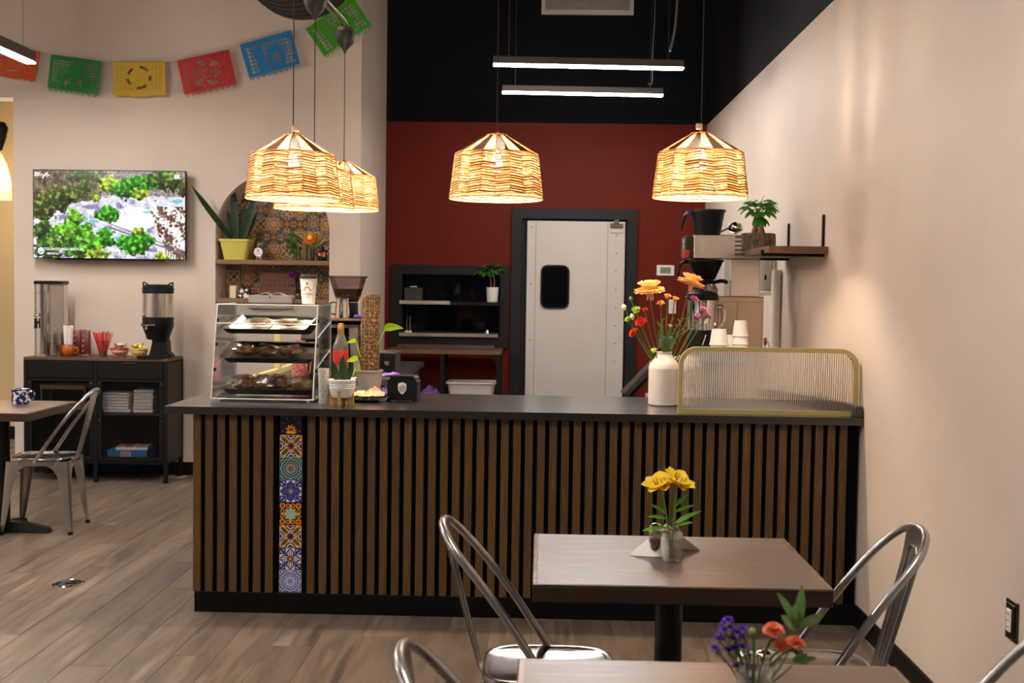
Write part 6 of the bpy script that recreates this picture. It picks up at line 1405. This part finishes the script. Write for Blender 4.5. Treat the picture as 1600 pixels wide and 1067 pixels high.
for lb, loc, rz in (('raw steel cafe chair at the open floor end of the yellow flower table', (.035, 3.27, 0), .0), ('raw steel cafe chair against the warm white wall at the yellow flower table', (.76, 3.29, 0), PI), ('raw steel cafe chair cut by the lower edge at the carnation table', (.055, 2.10, 0), .04), ('raw steel cafe chair in the lower corner by the wall at the carnation table', (.78, 2.31, 0), PI)):
    c = copy_tree(ch); c.location = loc; c.rotation_euler.z = rz; c['label'] = lb
def make_table(label, x0, x1, y0, y1, base='post', z=.75):
    t = thing('cafe_table', label, 'table', ((x0+x1)/2, (y0+y1)/2, 0), 0, 'wood topped cafe tables'); w_, d_ = (x1-x0)/2, (y1-y0)/2; tp = bpy.data.objects
    B(-w_, w_, -d_, d_, z-.008, z, .002).build('top', table_wood, t); B(-w_+.001, w_-.001, -d_+.001, d_-.001, z-.048, z-.0081, .002).build('dark_edge', M('dark walnut edge', (62, 41, 30), .4, 0, var=(48, 31, 23), scale=5, stretch=(1.2, 9, 9)), t)  # shade on the table edge is put into a darker walnut colour
    for sg in (-1, 1): B(sg*(w_-.014), sg*(w_-.0025), -d_+.003, d_-.003, z-.0005, z+.0006).build('edge_band', M('band walnut', (120, 92, 74), .25, 0, var=(104, 80, 64), scale=5, stretch=(9, 1.2, 9)), t)
    MB().cyl((0, 0, .05), (0, 0, z-.06), .038, n=24).build('post', black_metal, t); B(-.17, .17, -.17, .17, z-.06, z-.0485, .003).build('mount_plate', black_metal, t)
    for k in range(4):
        R3 = Matrix.Rotation(PI/2*k, 3, 'Z'); ft = MB().rings([[R3 @ Vector((x_, y_, z_)) for y_, z_ in ((-h_, 0.004), (h_, .004), (h_*.7, tp_), (-h_*.7, tp_))] for x_, h_, tp_ in ((.0, .04, .07), (.15, .036, .055), (.27, .03, .03), (.285, .02, .018))]); ft.build('base_arm', black_metal, t, smooth=30)
        MB().lathe([(.012, 0), (.014, .006)], R3 @ Vector((.265, 0, 0)), 10).build('glide', black_plastic, t)
    return t
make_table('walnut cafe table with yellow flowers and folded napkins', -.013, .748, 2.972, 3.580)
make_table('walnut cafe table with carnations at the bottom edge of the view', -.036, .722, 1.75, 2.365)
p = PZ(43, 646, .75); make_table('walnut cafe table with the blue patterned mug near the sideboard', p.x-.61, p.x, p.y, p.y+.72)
# blue patterned mug
p = PZ(28, 632, .75); t = thing('mug', 'white mug with cobalt blue leaf pattern on the small table', 'mug', (p.x, p.y+.035, .75))
mugm = M('blue leaf glaze', (222, 220, 222), .2, 0, var=(34, 40, 92), scale=46, contrast=(.47, .52), detail=1.5)
MB().lathe([(.046, 0), (.05, .003), (.0515, .01), (.0515, .088), (.053, .092), (.0495, .092), (.047, .088), (.047, .01)], n=32).build('body', mugm, t); MB().tube(spline([(.05, 0, .078), (.08, 0, .074), (.082, 0, .04), (.05, 0, .022)], 5), .0065, 8).build('handle', mugm, t)
MB().tube([(.0515*math.cos(2*PI*k/32), .0515*math.sin(2*PI*k/32), .09) for k in range(32)], .0025, 5, True).build('rim_line', M('cobalt', (40, 46, 100), .2), t)
# table one: napkins, pepper shaker, glass, alstroemeria
ZTT = .7515
p = PZ(1041, 866, ZTT); t = thing('napkin_holder', 'fan of folded white napkins standing on the walnut table', 'napkins', (p.x, 3.35, ZTT), -.12)
for sg, lean in ((-1, .35), (1, .35)):
    for k in range(3):
        a_ = [(-.0, 0), (0, .082), (sg*.10, 0)]; y_ = .006*k*sg; mb = MB().rings([[Vector((x_*(1-.05*k), y_+.05*sg*(1-z_/.082), z_)) for x_, z_ in a_], [Vector((x_*(1-.05*k), y_+.002+.05*sg*(1-z_/.082)*.98, z_)) for x_, z_ in a_]]); mb.build('napkin', white_paper, t, smooth=0)
p = PZ(1024, 868, ZTT); t = thing('pepper_shaker', 'glass pepper shaker with chrome cap by the yellow flowers', 'shaker', (p.x, p.y+.01, ZTT))
MB().lathe([(.017, 0), (.0195, .003), (.0185, .06), (.016, .066)], n=8).build('glass', clearmat('shaker glass', (226, 220, 212), .14, .04), t); MB().lathe([(.015, .004), (.0165, .01), (.0165, .045), (.004, .047)], n=12).build('pepper', M('ground pepper', (86, 70, 58), .9, 0, var=(150, 128, 108), scale=300, contrast=(.4, .6)), t); MB().lathe([(.0175, .062), (.0195, .068), (.0195, .076), (.017, .084), (.008, .09)], n=20).build('cap', chrome, t)
p = PZ(1050.5, 879, ZTT); gy = p.y+.025
gl_ = thing('glass_vase', 'small cut glass tumbler of water with the yellow flowers', 'vase', (p.x, gy, ZTT))
MB().lathe([(.022, 0), (.026, .002), (.0265, .008), (.033, .068), (.030, .078), (.021, .085), (.023, .092), (.0205, .092), (.019, .085), (.028, .077), (.030, .068), (.0235, .012)], n=16).build('glass', clearmat('cut glass', (252, 252, 252), .10, .03), gl_, smooth=20); MB().lathe([(.0225, .012), (.0275, .055), (.005, .0555)], n=20).build('water', clearmat('vase water two', (236, 238, 236), .06, .01), gl_)
yo = M('alstroemeria yellow', (252, 224, 60), .5, 0, var=(246, 206, 40), scale=40, transl=.35); gb = Vector((p.x, gy, ZTT+.012))
for lb, px, py, lean in (('yellow alstroemeria bloom facing the counter end on the table', 1034, 762, (-.35, -.4, .85)), ('yellow alstroemeria bloom open toward the wall on the table', 1058, 758, (.38, -.4, .85))):
    h = P(px, py, gy-.02); t = thing('alstroemeria', lb, 'flower', gb, 0, 'yellow table flowers'); L = h-gb; ax = Vector((0, 0, 1)).rotation_difference(Vector(lean)).to_matrix()
    for g_ in range(2):
        off = ax @ Vector((-.010+.02*g_, .006, -.006*g_))
        for k in range(6):
            az = 2*PI*k/6+g_*.5; d = ax @ Vector((math.cos(az)*.95, math.sin(az)*.95, .75 if k % 2 else .5)); lf = MB(); lf.leaf(L+off, d, .048, .038 if k % 2 else .032, .12, 6, ax @ Vector((0, 0, 1)), fold=.3, prof=lambda t_: math.sin(PI*min(1, .12+.86*t_**1.2))**.7, droop=False); lf.build('petal', yo, t, smooth=60)
        st_ = MB()
        for k in range(5): st_.tube([L+off, L+off+ax @ Vector((.008*math.cos(k), .008*math.sin(k), .03))], .0009, 4)
        st_.build('stamens', M('stamen', (170, 120, 50), .6), t)
    MB().tube(spline([(0, 0, 0), L*.5+Vector((0, 0, .01)), L], 5), .0028, 6).build('stem', M('fresh stem', (104, 150, 48), .5), t)
    for d, fr_, LL, W_ in (((((-1, -.3, .12), .42, .075, .019), ((-.85, -.2, .3), .55, .055, .016), ((-.6, .2, .5), .62, .05, .014)) if px < 1045 else (((.9, -.2, .75), .45, .085, .02), ((.75, -.4, .45), .42, .06, .016), ((.5, .3, .6), .7, .05, .014), ((.9, 0, .55), .62, .06, .014)))):
        lf = MB(); lf.leaf(L*fr_, d, LL, W_, .35, 6, (0, -.5, 1)); lf.build('leaf', M('fresh leaf', (84, 146, 40), .42, 0, var=(112, 172, 58), scale=25, transl=.3), t, smooth=60)
# table two: chrome topped shakers, glass with carnations, purple statice and eucalyptus
Yt2 = 2.10
gl2 = thing('glass_vase', 'small glass vase with carnations on the nearest table', 'vase', (P(1178, 1100, Yt2).x, Yt2, ZTT)); MB().lathe([(.026, 0), (.03, .003), (.034, .07), (.028, .085), (.030, .092), (.026, .092), (.031, .07), (.026, .01)], n=20).build('glass', clearmat('cut glass', (252, 252, 252), .10, .03), gl2, smooth=30); MB().lathe([(.024, .012), (.029, .06), (.005, .0605)], n=16).build('water', clearmat('vase water two', (236, 238, 236), .06, .01), gl2)
for lb, px, Yq in (('chrome capped shaker on the nearest table, at the purple flower side', 1166, Yt2+.09), ('chrome capped shaker on the nearest table, at the carnation side', 1196, Yt2+.10)):
    t = thing('pepper_shaker', lb, 'shaker', (P(px, 1080, Yq).x, Yq, ZTT), 0, 'shakers on the nearest table'); MB().lathe([(.017, 0), (.0195, .003), (.0185, .05), (.016, .054)], n=10).build('glass', clearmat('shaker glass', (226, 220, 212), .14, .04), t); MB().lathe([(.0195, .05), (.0215, .055), (.0215, .064), (.017, .073), (.006, .077)], n=20).build('cap', chrome, t); MB().lathe([(.015, .004), (.0165, .01), (.0165, .04), (.004, .042)], n=12).build('filling', white_paper if px > 1180 else MATS['ground pepper'], t)
g2 = Vector(gl2.location)+Vector((0, 0, .02)); coral = (238, 120, 84)
for lb, px, py, r, ln_ in (('coral carnation bloom highest, on the nearest table', 1208, 985, .021, (-.1, -.3, 1)), ('coral carnation bloom on the nearest table, next to the leaf pair', 1243, 1005, .019, (.25, -.3, 1)), ('coral carnation bloom on the nearest table, lowest and between the other two', 1222, 1008, .017, (-.1, -.5, .8))):
    flower_thing('carnation', lb, 'flower', P(px, py, Yt2-.02), 0, 0, r, coral, 'ruffle', ln_, 'coral carnations', (246, 160, 120), base=g2, bow=.0)
flower_thing('flower_bud', 'closed green carnation bud on the nearest table', 'flower', P(1176, 988, Yt2), 0, 0, .007, (150, 170, 100), 'bud', (-.3, 0, 1), 'coral carnations', base=g2, bow=.0)
t = thing('statice', 'purple statice sprig spilling from the nearest glass vase', 'flower', g2); rnd = random.Random(14); pur = M('statice purple', (92, 44, 170), .6, 0, var=(120, 70, 200), scale=60, transl=.25); pale_c = M('statice calyx', (190, 186, 140), .6)
for px, py in ((1137, 970), (1130, 985), (1123, 1000), (1128, 993), (1140, 982), (1152, 990), (1160, 984), (1155, 996), (1117, 1014), (1119, 1020), (1146, 1014), (1138, 1017), (1160, 1013), (1150, 1043), (1134, 975), (1145, 1000)):
    e2 = P(px, py, Yt2-.02+rnd.uniform(-.02, .02))-g2; f_ = MB(); ruffle(f_, e2, .0115, 12, int(px), flat=1.2, petW=1.1); f_.build('floret', pur, t, smooth=60); MB().tube(spline([e2*.35+Vector((-.004, 0, .0)), e2*.7+Vector((.004, 0, 0)), e2], 4), .001, 4).build('stalk', stem_green, t); MB().lathe([(.0006, -.01), (.0026, -.003), (.003, 0)], e2, 8).build('calyx', pale_c, t)
MB().tube(spline([(0, 0, 0), (-.02, 0, .06), P(1145, 1010, Yt2-.02)-g2], 5), .002, 6).build('stem', M('statice stem', (74, 84, 48), .6), t); MB().tube(spline([(0, 0, 0), (-.008, 0, .07), P(1160, 990, Yt2-.02)-g2], 5), .0016, 6).build('stem', MATS['statice stem'], t)
t = thing('eucalyptus', 'stem of broad green leaves above the carnations', 'leaves', g2); rt_ = P(1247, 990, Yt2+.02)-g2; MB().tube(spline([(0, 0, 0), (rt_.x*.5, 0, .05), rt_], 5), .002, 6).build('stem', stem_green, t)
euc = M('soft green leaf', (92, 132, 70), .45, 0, var=(124, 158, 96), scale=20, transl=.3)
for (bx_, by_), (tx_, ty_), W_ in (((1247, 978), (1253, 912), .019), ((1244, 972), (1216, 922), .014), ((1247, 983), (1222, 958), .02), ((1248, 980), (1287, 955), .018), ((1244, 985), (1242, 942), .022), ((1238, 1034), (1276, 1024), .013), ((1238, 1032), (1262, 1018), .011)):
    a_, b_ = P(bx_, by_, Yt2+.02)-g2, P(tx_, ty_, Yt2-.01)-g2; lf = MB(); lf.leaf(a_, b_-a_, (b_-a_).length, W_, .15, 7, (0, -1, .35)); lf.build('leaf', euc, t, smooth=60)
MB().tube(spline([(0, 0, .0), P(1232, 1045, Yt2)-g2, P(1238, 1034, Yt2+.02)-g2], 5), .0015, 5).build('stem', stem_green, t)
